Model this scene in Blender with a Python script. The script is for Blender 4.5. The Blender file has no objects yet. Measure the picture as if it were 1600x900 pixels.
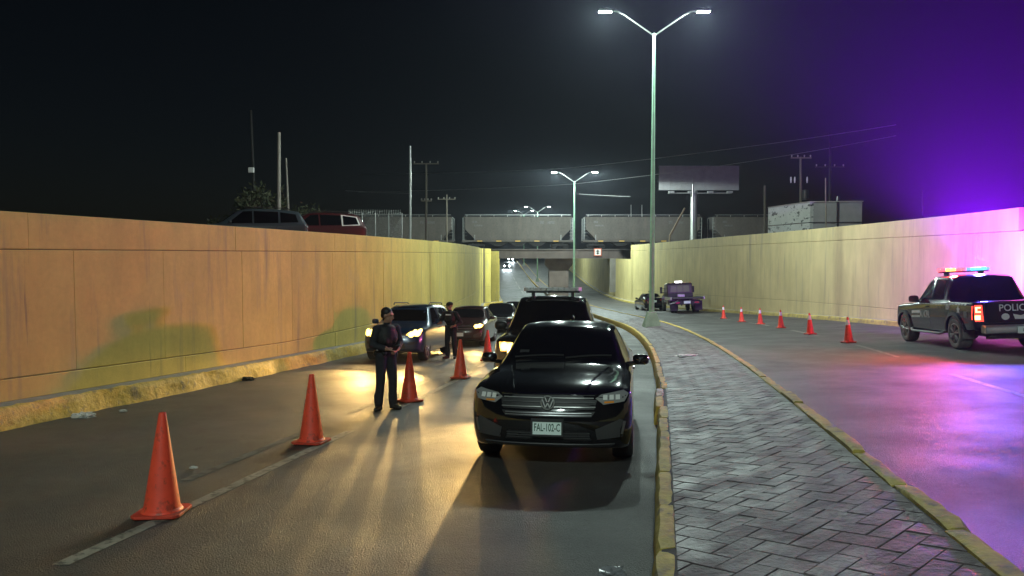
import bpy, bmesh, math, random
import numpy as np
from mathutils import Vector, Matrix
from mathutils.bvhtree import BVHTree
random.seed(7)
R = math.radians
scene = bpy.context.scene
COL = scene.collection

# ------------------------------------------------------------------ camera, world, exposure
FPX = 1150.0                       # focal length in pixels of a 1600 px wide frame
EYE = Vector((0.0, 0.0, 1.95))
PITCH = R(2.64)
cam_d = bpy.data.cameras.new('camera')
cam_d.sensor_width = 36.0
cam_d.lens = 36.0 * FPX / 1600.0
cam_d.clip_start = 0.05
cam_d.clip_end = 4000.0
cam = bpy.data.objects.new('camera', cam_d)
COL.objects.link(cam)
cam.location = EYE
cam.rotation_euler = (R(90) - PITCH, 0, 0)
scene.camera = cam

world = bpy.data.worlds.new('World')
scene.world = world
world.use_nodes = True
wn = world.node_tree
bg = wn.nodes['Background']
sky = wn.nodes.new('ShaderNodeTexSky')
sky.sky_type = 'NISHITA'
sky.sun_disc = False
sky.sun_elevation = R(24)        # a high thin moon's sky, far below daylight
sky.sun_rotation = R(150)
wn.links.new(sky.outputs[0], bg.inputs[0])
bg.inputs[1].default_value = 0.0007

vs = scene.view_settings
vs.view_transform = 'Standard'
vs.look = 'None'
vs.exposure = 0.12
vs.gamma = 1.0
scene.cycles.use_denoising = True
scene.cycles.max_bounces = 5
scene.cycles.diffuse_bounces = 2
scene.cycles.glossy_bounces = 3
scene.cycles.volume_bounces = 0
scene.cycles.sample_clamp_indirect = 4.0

LAMP_W = 7600.0        # one street lamp head
LAMP_C = (0.80, 1.0, 0.92)
HEAD_W = 1150.0        # one headlight
HEAD_C = (1.0, 0.62, 0.20)
BAR_W = 4200.0         # one half of a light bar
HAZE_D = 0.0003

# ------------------------------------------------------------------ helpers: numbers
def pchip(xs, ys):
    xs = np.array(xs, float); ys = np.array(ys, float)
    h = np.diff(xs); d = np.diff(ys) / h
    m = np.zeros(len(xs))
    for i in range(1, len(xs) - 1):
        if d[i-1] * d[i] > 0:
            w1 = 2*h[i] + h[i-1]; w2 = h[i] + 2*h[i-1]
            m[i] = (w1 + w2) / (w1/d[i-1] + w2/d[i])
    m[0] = d[0]; m[-1] = d[-1]
    def f(x):
        i = int(min(max(np.searchsorted(xs, x) - 1, 0), len(h) - 1))
        t = (x - xs[i]) / h[i]
        if x < xs[0]: return float(ys[0] + (x - xs[0]) * m[0])
        if x > xs[-1]: return float(ys[-1] + (x - xs[-1]) * m[-1])
        return float((2*t**3-3*t*t+1)*ys[i] + (t**3-2*t*t+t)*h[i]*m[i] + (-2*t**3+3*t*t)*ys[i+1] + (t**3-t*t)*h[i]*m[i+1])
    return f
def spline(xs, ys):
    xs = np.array(xs, float); ys = np.array(ys, float)
    m = np.gradient(ys, xs)
    h = np.diff(xs)
    def f(x):
        i = int(min(max(np.searchsorted(xs, x) - 1, 0), len(h) - 1))
        t = (x - xs[i]) / h[i]
        if x < xs[0]: return float(ys[0] + (x - xs[0]) * m[0])
        if x > xs[-1]: return float(ys[-1] + (x - xs[-1]) * m[-1])
        return float((2*t**3-3*t*t+1)*ys[i] + (t**3-2*t*t+t)*h[i]*m[i] + (-2*t**3+3*t*t)*ys[i+1] + (t**3-t*t)*h[i]*m[i+1])
    return f
def smooth(a, b, x):
    t = min(max((x - a) / (b - a), 0), 1)
    return t*t*(3 - 2*t)
def at(px, py, Y):
    u = (px - 800) / FPX; v = (450 - py) / FPX
    c, s = math.cos(PITCH), math.sin(PITCH)
    d = Vector((u, c + v*s, -s + v*c))
    return EYE + d * (Y / d.y)
def frange(a, b, st):
    n = max(1, int(round((b - a) / st)))
    return [a + (b - a) * i / n for i in range(n + 1)]

# ------------------------------------------------------------------ the lie of the land
CX = spline([-45, -10, 4.3, 9.5, 17, 36, 60, 86, 105, 130, 180, 230, 330],
            [-8.0, -1.1, 1.81, 2.87, 4.30, 6.85, 7.6, 7.25, 6.5, 5.8, 4.2, 2.4, -1.4])
MH = 0.98                                              # half width of the median
def LK(y): return CX(y) - MH - (9.40 - 2.2 * smooth(84, 92, y))
RK = spline([-45, 0, 11, 20, 27, 35, 43, 56, 70, 87, 103, 130, 165, 230, 330],
            [2.0, 9.6, 12.2, 14.0, 14.9, 15.5, 15.7, 15.0, 14.2, 13.6, 13.5, 14.0, 14.6, 14.0, 11.5])
def ZC(y):
    if y <= 45: return -0.055 * y
    if y <= 115: t = y - 45; return -2.475 - 0.055*t + 0.055*t*t/140
    if y <= 180: t = y - 115; return -4.4 + 0.05*t*t/130
    if y <= 240: return -2.775 + 0.05*(y - 180)
    t = min(y - 240, 71); return 0.225 + 0.05*t - 0.05*t*t/142
def RF(y): return 1.0 - 0.55 * smooth(48, 100, y)
def ROFF(d, y): return (0.38 + 0.04 * min(max(d, 0), 10)) * RF(y)
def zleft(x, y): return ZC(y)
def zright(x, y): return ZC(y) + ROFF(x - CX(y) - MH, y)
def zmed(x, y):
    t = (x - CX(y) + MH) / (2*MH)
    return ZC(y) + 0.27 + t * (ROFF(0, y) + 0.13 - 0.27)
def zroad(x, y):
    c = CX(y)
    if x < c - MH: return zleft(x, y)
    if x > c + MH: return zright(x, y)
    return zmed(x, y)
def tilt(x, y, yaw):
    """rotation for something standing on the road at x, y and turned by yaw"""
    e = 0.3
    n = Vector((-(zroad(x+e, y) - zroad(x-e, y)) / (2*e), -(zroad(x, y+e) - zroad(x, y-e)) / (2*e), 1)).normalized()
    if abs(n.x) > 0.1: n = Vector((0, n.y, n.z)).normalized()
    q = Vector((0, 0, 1)).rotation_difference(n)
    return (q.to_matrix() @ Matrix.Rotation(yaw, 3, 'Z')).to_euler()
WT_L, WT_R = 2.6, 3.3                                  # tops of the two retaining walls
def LWX(y): return LK(y) - 0.42
def RWX(y): return RK(y) + 0.42
def WTR(y): return WT_R - 0.3 * smooth(35, 90, y)

# ------------------------------------------------------------------ helpers: materials
MATS = {}
def M(name, base=(0.5, 0.5, 0.5), rough=0.5, metal=0.0, var=None, bump=None, emit=None, coat=0.0, spec=0.5, alpha=None, stain=None, trans=0.0, rvar=None):
    if name in MATS: return MATS[name]
    m = bpy.data.materials.new(name); m.use_nodes = True
    nt = m.node_tree; N = nt.nodes; L = nt.links
    p = N['Principled BSDF']
    p.inputs['Base Color'].default_value = (*base, 1)
    p.inputs['Roughness'].default_value = rough
    p.inputs['Metallic'].default_value = metal
    p.inputs['Coat Weight'].default_value = coat
    p.inputs['Coat Roughness'].default_value = 0.06
    p.inputs['Specular IOR Level'].default_value = spec
    p.inputs['Transmission Weight'].default_value = trans
    if emit:
        p.inputs['Emission Color'].default_value = (*emit[0], 1)
        p.inputs['Emission Strength'].default_value = emit[1]
    tc = None
    def tex(scale, detail=5, stretch=None, rough_=0.55):
        nonlocal tc
        if tc is None: tc = N.new('ShaderNodeTexCoord')
        n = N.new('ShaderNodeTexNoise'); n.inputs['Scale'].default_value = scale
        n.inputs['Detail'].default_value = detail; n.inputs['Roughness'].default_value = rough_
        if stretch:
            mp = N.new('ShaderNodeMapping'); mp.inputs['Scale'].default_value = stretch
            L.new(tc.outputs['Object'], mp.inputs[0]); L.new(mp.outputs[0], n.inputs['Vector'])
        else: L.new(tc.outputs['Object'], n.inputs['Vector'])
        return n
    cur = None
    if var:                                            # list of (scale, dark factor, light factor[, stretch])
        for v in var:
            n = tex(v[0], 6, v[3] if len(v) > 3 else None)
            rmp = N.new('ShaderNodeMapRange'); rmp.inputs[1].default_value = 0.3; rmp.inputs[2].default_value = 0.7
            rmp.inputs[3].default_value = v[1]; rmp.inputs[4].default_value = v[2]
            L.new(n.outputs[0], rmp.inputs[0])
            mx = N.new('ShaderNodeVectorMath'); mx.operation = 'SCALE'
            if cur is None: mx.inputs[0].default_value = base
            else: L.new(cur, mx.inputs[0])
            L.new(rmp.outputs[0], mx.inputs['Scale']); cur = mx.outputs[0]
    if stain:                                          # list of (colour, scale, threshold, softness, stretch)
        for c, sc, th, so, st in stain:
            n = tex(sc, 7, st, 0.6)
            rmp = N.new('ShaderNodeMapRange'); rmp.inputs[1].default_value = th; rmp.inputs[2].default_value = th + so
            L.new(n.outputs[0], rmp.inputs[0])
            mx = N.new('ShaderNodeMix'); mx.data_type = 'RGBA'
            L.new(rmp.outputs[0], mx.inputs[0])
            if cur is None: mx.inputs[6].default_value = (*base, 1)
            else: L.new(cur, mx.inputs[6])
            mx.inputs[7].default_value = (*c, 1); cur = mx.outputs[2]
    if cur is not None: L.new(cur, p.inputs['Base Color'])
    if rvar:
        n = tex(rvar[0], 4)
        rmp = N.new('ShaderNodeMapRange'); rmp.inputs[1].default_value = 0.35; rmp.inputs[2].default_value = 0.65
        rmp.inputs[3].default_value = rvar[1]; rmp.inputs[4].default_value = rvar[2]
        L.new(n.outputs[0], rmp.inputs[0]); L.new(rmp.outputs[0], p.inputs['Roughness'])
    if bump:
        prev = None
        for sc, st, di in bump:
            n = tex(sc, 4); b = N.new('ShaderNodeBump')
            b.inputs['Strength'].default_value = st; b.inputs['Distance'].default_value = di
            L.new(n.outputs[0], b.inputs['Height'])
            if prev: L.new(prev, b.inputs['Normal'])
            prev = b.outputs[0]
        L.new(prev, p.inputs['Normal'])
    MATS[name] = m
    return m

ASPH = M('asphalt', (0.055, 0.052, 0.050), 0.6, var=[(0.35, 0.72, 1.25), (0.9, 0.80, 1.22, (1, 0.07, 1)), (6, 0.85, 1.15), (95, 0.45, 1.6)], rvar=(0.8, 0.46, 0.62),
         stain=[((0.020, 0.019, 0.018), 0.55, 0.64, 0.05, (1, 0.5, 1)), ((0.025, 0.023, 0.022), 3.0, 0.70, 0.06, (1, 0.3, 1))],
         bump=[(80, 1.0, 0.018), (30, 0.3, 0.010)], spec=0.45)
PAINTLINE = M('road_paint', (0.26, 0.25, 0.21), 0.6, var=[(3, 0.7, 1.2)], stain=[((0.07, 0.066, 0.06), 14, 0.5, 0.12, (1, 1, 1))], bump=[(190, 0.4, 0.005)])
PAINTOLD = M('worn_road_paint', (0.13, 0.125, 0.11), 0.6, stain=[((0.062, 0.058, 0.054), 7, 0.44, 0.14, (1, 1, 1))], bump=[(190, 0.4, 0.005)])
WALLP = M('yellow_wall_paint', (0.62, 0.485, 0.12), 0.75, var=[(0.5, 0.86, 1.1), (2.2, 0.9, 1.08, (1, 1, 0.25)), (9, 0.94, 1.05)],
          stain=[((0.33, 0.27, 0.12), 1.6, 0.55, 0.20, (1.6, 1.6, 0.16)), ((0.20, 0.165, 0.085), 3.4, 0.66, 0.12, (2.2, 2.2, 0.10)), ((0.50, 0.42, 0.18), 0.9, 0.60, 0.2, (1, 1, 0.6))], bump=[(14, 0.12, 0.02), (60, 0.1, 0.006)])
WALLR = M('cream_wall_paint', (0.56, 0.47, 0.21), 0.75, var=[(0.4, 0.86, 1.1), (2.0, 0.9, 1.08, (1, 1, 0.25))],
          stain=[((0.32, 0.27, 0.16), 1.4, 0.55, 0.2, (1.6, 1.6, 0.15)), ((0.20, 0.17, 0.11), 3.0, 0.66, 0.12, (2.2, 2.2, 0.10)), ((0.50, 0.44, 0.22), 0.7, 0.60, 0.2, (1, 1, 0.6))], bump=[(14, 0.12, 0.02), (60, 0.1, 0.006)])
JOINT = M('dark_joint', (0.20, 0.155, 0.07), 0.9)
KERBY = M('yellow_kerb_paint', (0.55, 0.37, 0.06), 0.7, var=[(2.5, 0.75, 1.15), (14, 0.8, 1.2)], stain=[((0.24, 0.19, 0.10), 5, 0.57, 0.12, (1, 1, 1)), ((0.12, 0.10, 0.07), 1.2, 0.64, 0.1, (1, 1, 1))], bump=[(7, 0.5, 0.05), (40, 0.5, 0.015)])
KERBW = M('worn_kerb_paint', (0.46, 0.36, 0.085), 0.75, var=[(3, 0.7, 1.15), (20, 0.8, 1.2)], stain=[((0.22, 0.18, 0.09), 4, 0.53, 0.12, (1, 1, 1)), ((0.09, 0.075, 0.05), 9, 0.62, 0.1, (1, 1, 1))], bump=[(9, 0.5, 0.03), (50, 0.5, 0.01)])
KERBWHITE = M('white_kerb_paint', (0.55, 0.53, 0.45), 0.75, stain=[((0.24, 0.21, 0.14), 6, 0.5, 0.1, (1, 1, 1))], bump=[(9, 0.5, 0.03)])
CONC = M('concrete', (0.27, 0.25, 0.22), 0.8, var=[(0.8, 0.8, 1.15), (8, 0.85, 1.15)], bump=[(30, 0.3, 0.01)])
PAVE = [M('stamped_paving_' + 'abc'[i], c, 0.5, var=[(2.5, 0.8, 1.2), (20, 0.8, 1.2)], rvar=(3, 0.48, 0.72), bump=[(9, 0.6, 0.03), (26, 0.5, 0.015), (90, 0.4, 0.006)])
        for i, c in enumerate([(0.080, 0.059, 0.067), (0.085, 0.065, 0.071), (0.076, 0.057, 0.065)])]
GROUT = M('paving_bed', (0.056, 0.042, 0.047), 0.85, var=[(6, 0.7, 1.3)], bump=[(30, 0.4, 0.01)])
DIRT = M('dry_ground', (0.11, 0.095, 0.07), 0.95, var=[(0.1, 0.7, 1.3), (1.5, 0.8, 1.2)], bump=[(3, 0.4, 0.1)])
GALV = M('galvanised_steel', (0.50, 0.51, 0.50), 0.42, 0.55, var=[(4, 0.85, 1.1)])
DARKM = M('dark_steel', (0.035, 0.035, 0.038), 0.5, 0.4)
WOODP = M('weathered_pole_wood', (0.16, 0.135, 0.105), 0.85, var=[(3, 0.7, 1.2, (6, 6, 0.5))])
CPOLE = M('pole_concrete', (0.36, 0.34, 0.30), 0.8, var=[(2, 0.8, 1.1)])
LED = M('lamp_led', (0.9, 0.9, 0.9), 0.4, emit=((0.72, 1.0, 0.86), 130.0))
BLACKP = M('black_car_paint', (0.006, 0.006, 0.007), 0.11, 0.0, coat=1.0)
POLICEP = M('police_blue_black_paint', (0.004, 0.004, 0.012), 0.16, 0.0, coat=0.5, spec=0.3)
GLASS = M('dark_car_glass', (0.006, 0.006, 0.008), 0.04, spec=0.7)
RUBBER = M('tyre_rubber', (0.022, 0.022, 0.022), 0.8, var=[(12, 0.8, 1.25)])
LITRUBBER = M('rubber_painted_lit', (0.16, 0.15, 0.145), 0.85, var=[(8, 0.7, 1.2)])  # paler rubber copy: light on wheels and chassis put into the colour
PLASTIC = M('black_plastic', (0.014, 0.014, 0.015), 0.55)
GREYPL = M('grey_plastic', (0.05, 0.05, 0.052), 0.45)
CHROME = M('chrome', (0.75, 0.75, 0.75), 0.12, 1.0)
ALLOY = M('alloy_wheel', (0.35, 0.35, 0.36), 0.3, 0.8)
LENS = M('headlamp_lens_clear', (0.34, 0.34, 0.33), 0.15, 0.2, coat=1.0)
CELL = M('headlamp_cell', (0.80, 0.80, 0.76), 0.3, 0.0, coat=1.0)
BADGE = M('satin_badge', (0.36, 0.36, 0.35), 0.3, 0.35)
HEADON = M('headlamp_lit', (1, 0.9, 0.7), 0.3, emit=((1.0, 0.72, 0.13), 6.0))
HEADHALO = M('headlamp_lit_reflector', (1, 0.8, 0.5), 0.3, emit=((1.0, 0.48, 0.07), 3.0))
AMBER = M('amber_lens', (0.8, 0.28, 0.03), 0.25, coat=0.5)
AMBERON = M('amber_lens_lit', (0.8, 0.3, 0.03), 0.3, emit=((1.0, 0.35, 0.04), 3.0))
REDLENS = M('red_lens', (0.35, 0.012, 0.012), 0.2, coat=0.6)
TAILON = M('tail_lamp_lit', (0.9, 0.1, 0.05), 0.3, emit=((1.0, 0.05, 0.03), 2.5))
TAILHOT = M('tail_lamp_core', (1, 0.5, 0.2), 0.3, emit=((1.0, 0.45, 0.14), 7.0))
BARRED = M('light_bar_red_lit', (0.10, 0.005, 0.005), 0.3, emit=((1.0, 0.05, 0.07), 5.0))
BARHOT = M('light_bar_amber_core', (0.10, 0.02, 0.005), 0.3, emit=((1.0, 0.55, 0.10), 3.2))
BARBLUE = M('light_bar_blue_lit', (0.005, 0.01, 0.10), 0.3, emit=((0.06, 0.12, 1.0), 5.0))
BARCYAN = M('light_bar_blue_core', (0.005, 0.05, 0.10), 0.3, emit=((0.10, 0.75, 1.0), 2.6))
WHITEP = M('white_paint', (0.72, 0.72, 0.70), 0.5, var=[(5, 0.9, 1.05)])
WHITEG = M('white_vinyl', (0.62, 0.62, 0.62), 0.45)
PLATEW = M('licence_plate_white', (0.74, 0.86, 0.82), 0.35)
PLATEG = M('licence_plate_green', (0.03, 0.09, 0.06), 0.5)
CONEM = M('orange_cone_plastic', (0.86, 0.075, 0.035), 0.5, var=[(5, 0.85, 1.1)], stain=[((0.20, 0.040, 0.028), 5.5, 0.56, 0.12, (1, 1, 0.6)), ((0.34, 0.05, 0.025), 16, 0.57, 0.12, (1, 1, 1))])
CONEB = M('orange_cone_foot', (0.55, 0.045, 0.02), 0.65, stain=[((0.10, 0.035, 0.03), 8, 0.55, 0.15, (1, 1, 1))])
REFL = M('white_reflective_collar', (0.85, 0.83, 0.80), 0.35)
CLOTH = M('navy_uniform_cloth', (0.012, 0.013, 0.018), 0.85, var=[(14, 0.7, 1.4)], bump=[(10, 0.5, 0.03)])
CLOTH2 = M('black_vest_nylon', (0.008, 0.008, 0.009), 0.7, bump=[(30, 0.4, 0.01)])
SKIN = M('skin', (0.32, 0.17, 0.11), 0.6)
HAIR = M('black_hair', (0.006, 0.005, 0.005), 0.6)
LEATHER = M('black_boot_leather', (0.010, 0.010, 0.010), 0.45)

# ------------------------------------------------------------------ helpers: meshes and things
class MB:
    def __init__(s): s.v = []; s.f = []; s.m = []; s.mats = []
    def mi(s, mat):
        if mat not in s.mats: s.mats.append(mat)
        return s.mats.index(mat)
    def add(s, vs, fs, mat=None):
        o = len(s.v); s.v += [tuple(v) for v in vs]
        k = s.mi(mat)
        for f in fs: s.f.append(tuple(i + o for i in f)); s.m.append(k)
        return s
    def box(s, a, b, mat=None, mtx=None):
        (x0, y0, z0), (x1, y1, z1) = a, b
        vs = [Vector(p) for p in ((x0,y0,z0),(x1,y0,z0),(x1,y1,z0),(x0,y1,z0),(x0,y0,z1),(x1,y0,z1),(x1,y1,z1),(x0,y1,z1))]
        if mtx: vs = [mtx @ v for v in vs]
        return s.add(vs, [(0,3,2,1),(4,5,6,7),(0,1,5,4),(1,2,6,5),(2,3,7,6),(3,0,4,7)], mat)
    def tube(s, pts, r, mat=None, n=8, caps=True):
        pts = [Vector(p) for p in pts]
        rs = r if isinstance(r, (list, tuple)) else [r] * len(pts)
        vs = []; prev = None
        for i, p in enumerate(pts):
            d = (pts[min(i+1, len(pts)-1)] - pts[max(i-1, 0)]).normalized()
            ref = prev if prev is not None else (Vector((0, 0, 1)) if abs(d.z) < 0.9 else Vector((1, 0, 0)))
            a = ref - d * ref.dot(d)
            if a.length < 1e-5: a = Vector((1, 0, 0)) - d * d.x
            a.normalize(); b = d.cross(a); prev = a
            for k in range(n):
                t = 2*math.pi*k/n
                vs.append(p + (a*math.cos(t) + b*math.sin(t)) * rs[i])
        fs = []
        for i in range(len(pts)-1):
            for k in range(n):
                fs.append((i*n+k, i*n+(k+1) % n, (i+1)*n+(k+1) % n, (i+1)*n+k))
        if caps: fs += [tuple(range(n-1, -1, -1)), tuple(range((len(pts)-1)*n, len(pts)*n))]
        return s.add(vs, fs, mat)
    def lathe(s, prof, mat=None, n=24, axis='Z', c=(0, 0, 0), close=False):
        vs = []; fs = []
        for r, h in prof:
            for k in range(n):
                t = 2*math.pi*k/n; a, b = r*math.cos(t), r*math.sin(t)
                p = {'Z': (a, b, h), 'X': (h, a, b), 'Y': (a, h, b)}[axis]
                vs.append((p[0]+c[0], p[1]+c[1], p[2]+c[2]))
        m = len(prof)
        for i in range(m if close else m-1):
            j = (i+1) % m
            for k in range(n): fs.append((i*n+k, i*n+(k+1) % n, j*n+(k+1) % n, j*n+k))
        return s.add(vs, fs, mat)
    def prism(s, poly, d0, d1, mat=None, axis='X'):
        """extrude a polygon of (a, b) pairs along axis from d0 to d1"""
        f = {'X': lambda a, b, d: (d, a, b), 'Y': lambda a, b, d: (a, d, b), 'Z': lambda a, b, d: (a, b, d)}[axis]
        n = len(poly)
        vs = [f(a, b, d0) for a, b in poly] + [f(a, b, d1) for a, b in poly]
        fs = [tuple(range(n)), tuple(range(2*n-1, n-1, -1))] + [(i, i+n, (i+1) % n + n, (i+1) % n) for i in range(n)]
        return s.add(vs, fs, mat)
    def build(s, name, mat=None, parent=None, smooth=False, bevel=0.0):
        me = bpy.data.meshes.new(name)
        me.from_pydata(s.v, [], s.f)
        for mm in s.mats: me.materials.append(mm if mm is not None else mat)
        for p, k in zip(me.polygons, s.m): p.material_index = k
        bm = bmesh.new(); bm.from_mesh(me)
        bmesh.ops.recalc_face_normals(bm, faces=bm.faces)
        if bevel: bmesh.ops.bevel(bm, geom=list(bm.edges), offset=bevel, segments=1, affect='EDGES', clamp_overlap=True)
        bm.to_mesh(me); bm.free()
        if smooth: smooth_mesh(me)
        return link(name, me, parent)
def smooth_mesh(me, ang=38):
    me.polygons.foreach_set('use_smooth', [True] * len(me.polygons))
    try: me.set_sharp_from_angle(angle=R(ang))
    except Exception: pass
def link(name, data, parent=None):
    o = bpy.data.objects.new(name, data); COL.objects.link(o)
    if parent is not None: o.parent = parent
    return o
def from_bm(name, bm, mats, parent=None, smooth=False):
    me = bpy.data.meshes.new(name); bm.to_mesh(me); bm.free()
    for m in (mats if isinstance(mats, (list, tuple)) else [mats]): me.materials.append(m)
    if smooth: smooth_mesh(me)
    return link(name, me, parent)
def tag(o, label=None, cat=None, group=None, kind=None):
    if label: o['label'] = label
    if cat: o['category'] = cat
    if group: o['group'] = group
    if kind: o['kind'] = kind
    return o
def thing(name, label, cat, loc=(0, 0, 0), rot=(0, 0, 0), group=None):
    o = link(name, None); o.location = loc; o.rotation_euler = rot
    return tag(o, label, cat, group)
def copy_tree(o, parent=None):
    c = o.copy(); COL.objects.link(c); c.parent = parent
    for ch in list(o.children): copy_tree(ch, c)
    return c
def stand(o, x, y, yaw=0.0):
    o.location = (x, y, zroad(x, y)); o.rotation_euler = tilt(x, y, yaw); return o
def light(name, typ, energy, color, parent, loc, **kw):
    d = bpy.data.lights.new(name, typ); d.energy = energy; d.color = color
    for k, v in kw.items():
        if k not in ('rot',): setattr(d, k, v)
    o = link(name, d, parent); o.location = loc
    if 'rot' in kw: o.rotation_euler = kw['rot']
    return o
def text_bm(txt, size, squeeze=1.0):
    """triangles of a line of lettering, centred, as (list of 2-D points, faces)"""
    c = bpy.data.curves.new('lettering', 'FONT'); c.body = txt; c.size = size; c.align_x = 'CENTER'; c.align_y = 'CENTER'
    c.resolution_u = 3; c.offset = size * 0.012
    o = bpy.data.objects.new('lettering', c); COL.objects.link(o)
    dg = bpy.context.evaluated_depsgraph_get()
    me = o.evaluated_get(dg).to_mesh()
    vs = [(v.co.x * squeeze, v.co.y) for v in me.vertices]; fs = [tuple(p.vertices) for p in me.polygons]
    o.evaluated_get(dg).to_mesh_clear()
    bpy.data.objects.remove(o); bpy.data.curves.remove(c)
    return vs, fs
# ================================================================== THE SETTING
YS = frange(-40, 60, 1.0) + frange(62, 330, 3.0)
def sheet(name, xa, xb, zf, n, mat, ys=YS, dz=0.0, parent=None):
    mb = MB(); vs = []; fs = []
    for y in ys:
        a, b = xa(y), xb(y)
        for k in range(n + 1):
            x = a + (b - a) * k / n
            vs.append((x, y, zf(x, y) + dz))
    for i in range(len(ys) - 1):
        for k in range(n):
            o = i*(n+1) + k
            fs.append((o, o+1, o+n+2, o+n+1))
    mb.add(vs, fs, mat)
    return mb.build(name, mat, parent, smooth=True)
tag(sheet('road_left', lambda y: LK(y) - 0.05, lambda y: CX(y) - MH + 0.05, zleft, 8, ASPH), kind='structure')
tag(sheet('road_right', lambda y: CX(y) + MH - 0.05, lambda y: RK(y) + 0.05, zright, 8, ASPH), kind='structure')
# the land above the cutting, out to the horizon
mb = MB(); vs = []; fs = []; ysg = frange(-45, 330, 5)
for y in ysg:
    zl = 2.0 if y < 200 else 2.0
    row = [(-420, zl), (-120, zl), (-50, zl), (-22, zl), (LWX(y) - 0.36, zl)]
    vs += [(x, y, z) for x, z in row]
for i in range(len(ysg)-1):
    for k in range(4): fs.append((i*5+k, i*5+k+1, i*5+k+6, i*5+k+5))
mb.add(vs, fs, DIRT); vs = []; fs = []
for y in ysg:
    zr = 2.55 - 0.55 * smooth(180, 240, y)
    row = [(RWX(y) + 0.36, zr), (32, zr), (60, zr), (130, zr), (420, zr)]
    vs += [(x, y, z) for x, z in row]
for i in range(len(ysg)-1):
    for k in range(4): fs.append((i*5+k, i*5+k+1, i*5+k+6, i*5+k+5))
mb.add(vs, fs, DIRT)
mb.add([(-420, 330, 1.98), (420, 330, 1.98), (420, 800, 1.98), (-420, 800, 1.98)], [(0, 1, 2, 3)], DIRT)
tag(mb.build('ground', DIRT), kind='structure')

# road markings
def stripe(xf, y0, y1, w, mat, zf, name='lane_line', parent=None, dz=0.004):
    ys = frange(y0, y1, 0.6)
    return sheet(name, lambda y: xf(y) - w/2, lambda y: xf(y) + w/2, zf, 1, mat, ys, dz, parent)
LL = spline([3, 5.6, 9.3, 13.3, 17, 21, 40, 80], [-3.72, -3.17, -2.50, -1.82, -1.2, -0.72, 1.6, 2.6])
LR = spline([0, 11.2, 21.5, 26, 31, 37.5, 43, 60, 90], [4.9, 7.45, 9.85, 10.6, 11.3, 12.0, 12.3, 12.2, 11.2])
markings = tag(link('road_markings', None), kind='structure')
for a, b in ((5.2, 10.4), (12.4, 17.6), (19.6, 24.8), (26.8, 32), (34, 39), (41, 46), (48, 53), (57, 62)):
    stripe(LL, a, b, 0.13, PAINTLINE, zleft, parent=markings)
for a, b in ((7.6, 10.8), (12.0, 16.5)):
    stripe(lambda y: LL(y) - 0.62, a, b, 0.12, PAINTOLD, zleft, parent=markings)
for a, b in ((4.0, 7.0), (10.2, 13.2), (16.6, 20.5), (25, 29), (33, 37), (41, 45)):
    stripe(LR, a, b, 0.12, PAINTLINE, zright, parent=markings)
for a in range(118, 230, 14):
    stripe(lambda y: CX(y) - MH - 3.3, a, a + 8, 0.2, PAINTLINE, zleft, parent=markings)

# ---- median: bed, stones, kerb blocks
median = tag(link('median', None), kind='structure')
def zbed(x, y): return zmed(x, y) - 0.0055
sheet('paving_bed', lambda y: CX(y) - MH + 0.06, lambda y: CX(y) + MH - 0.06, zbed, 2, GROUT, frange(-40, 48, 1.0), 0, median)
sheet('paving', lambda y: CX(y) - MH + 0.06, lambda y: CX(y) + MH - 0.06, zmed, 2, PAVE[0], frange(46.5, 330, 3), -0.004, median)
def clip(poly, ax, lim, keep_less):
    out = []
    for i in range(len(poly)):
        p, q = poly[i], poly[(i+1) % len(poly)]
        ip = (p[ax] < lim) == keep_less; iq = (q[ax] < lim) == keep_less
        if ip: out.append(p)
        if ip != iq:
            t = (lim - p[ax]) / (q[ax] - p[ax])
            out.append((p[0] + (q[0]-p[0])*t, p[1] + (q[1]-p[1])*t))
    return out
def poly_area(p): return 0.5 * abs(sum(p[i][0]*p[(i+1) % len(p)][1] - p[(i+1) % len(p)][0]*p[i][1] for i in range(len(p))))
def inset(poly, d):
    cx = sum(p[0] for p in poly)/len(poly); cy = sum(p[1] for p in poly)/len(poly)
    out = []
    for x, y in poly:
        l = math.hypot(x-cx, y-cy); k = max(0, 1 - d*1.3/max(l, 1e-4)); out.append((cx+(x-cx)*k, cy+(y-cy)*k))
    return out
A_ = 0.172; rt = math.sqrt(0.5); EDGE = MH - 0.155
bricks = []
for n in range(-300, 370):
    for m in range(-140, 150):
        ox, oy = n + 2*m, n - 2*m
        for k, (x0, y0, x1, y1) in enumerate(((0, 0, 2, 1), (2, -1, 3, 1))):
            q = [((x0+ox)*A_, (y0+oy)*A_), ((x1+ox)*A_, (y0+oy)*A_), ((x1+ox)*A_, (y1+oy)*A_), ((x0+ox)*A_, (y1+oy)*A_)]
            q = [((a-b)*rt, (a+b)*rt + 20) for a, b in q]
            cy = sum(p[1] for p in q)/4; cu = sum(p[0] for p in q)/4
            if cy < 2.6 or cy > 47 or abs(cu) > EDGE + 0.3: continue
            q = inset(q, 0.0025)
            q = clip(clip(q, 0, EDGE, True), 0, -EDGE, False)
            if len(q) < 3 or poly_area(q) < 0.0025: continue
            bricks.append((cy, q))
bricks.sort(key=lambda b: b[0])
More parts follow.
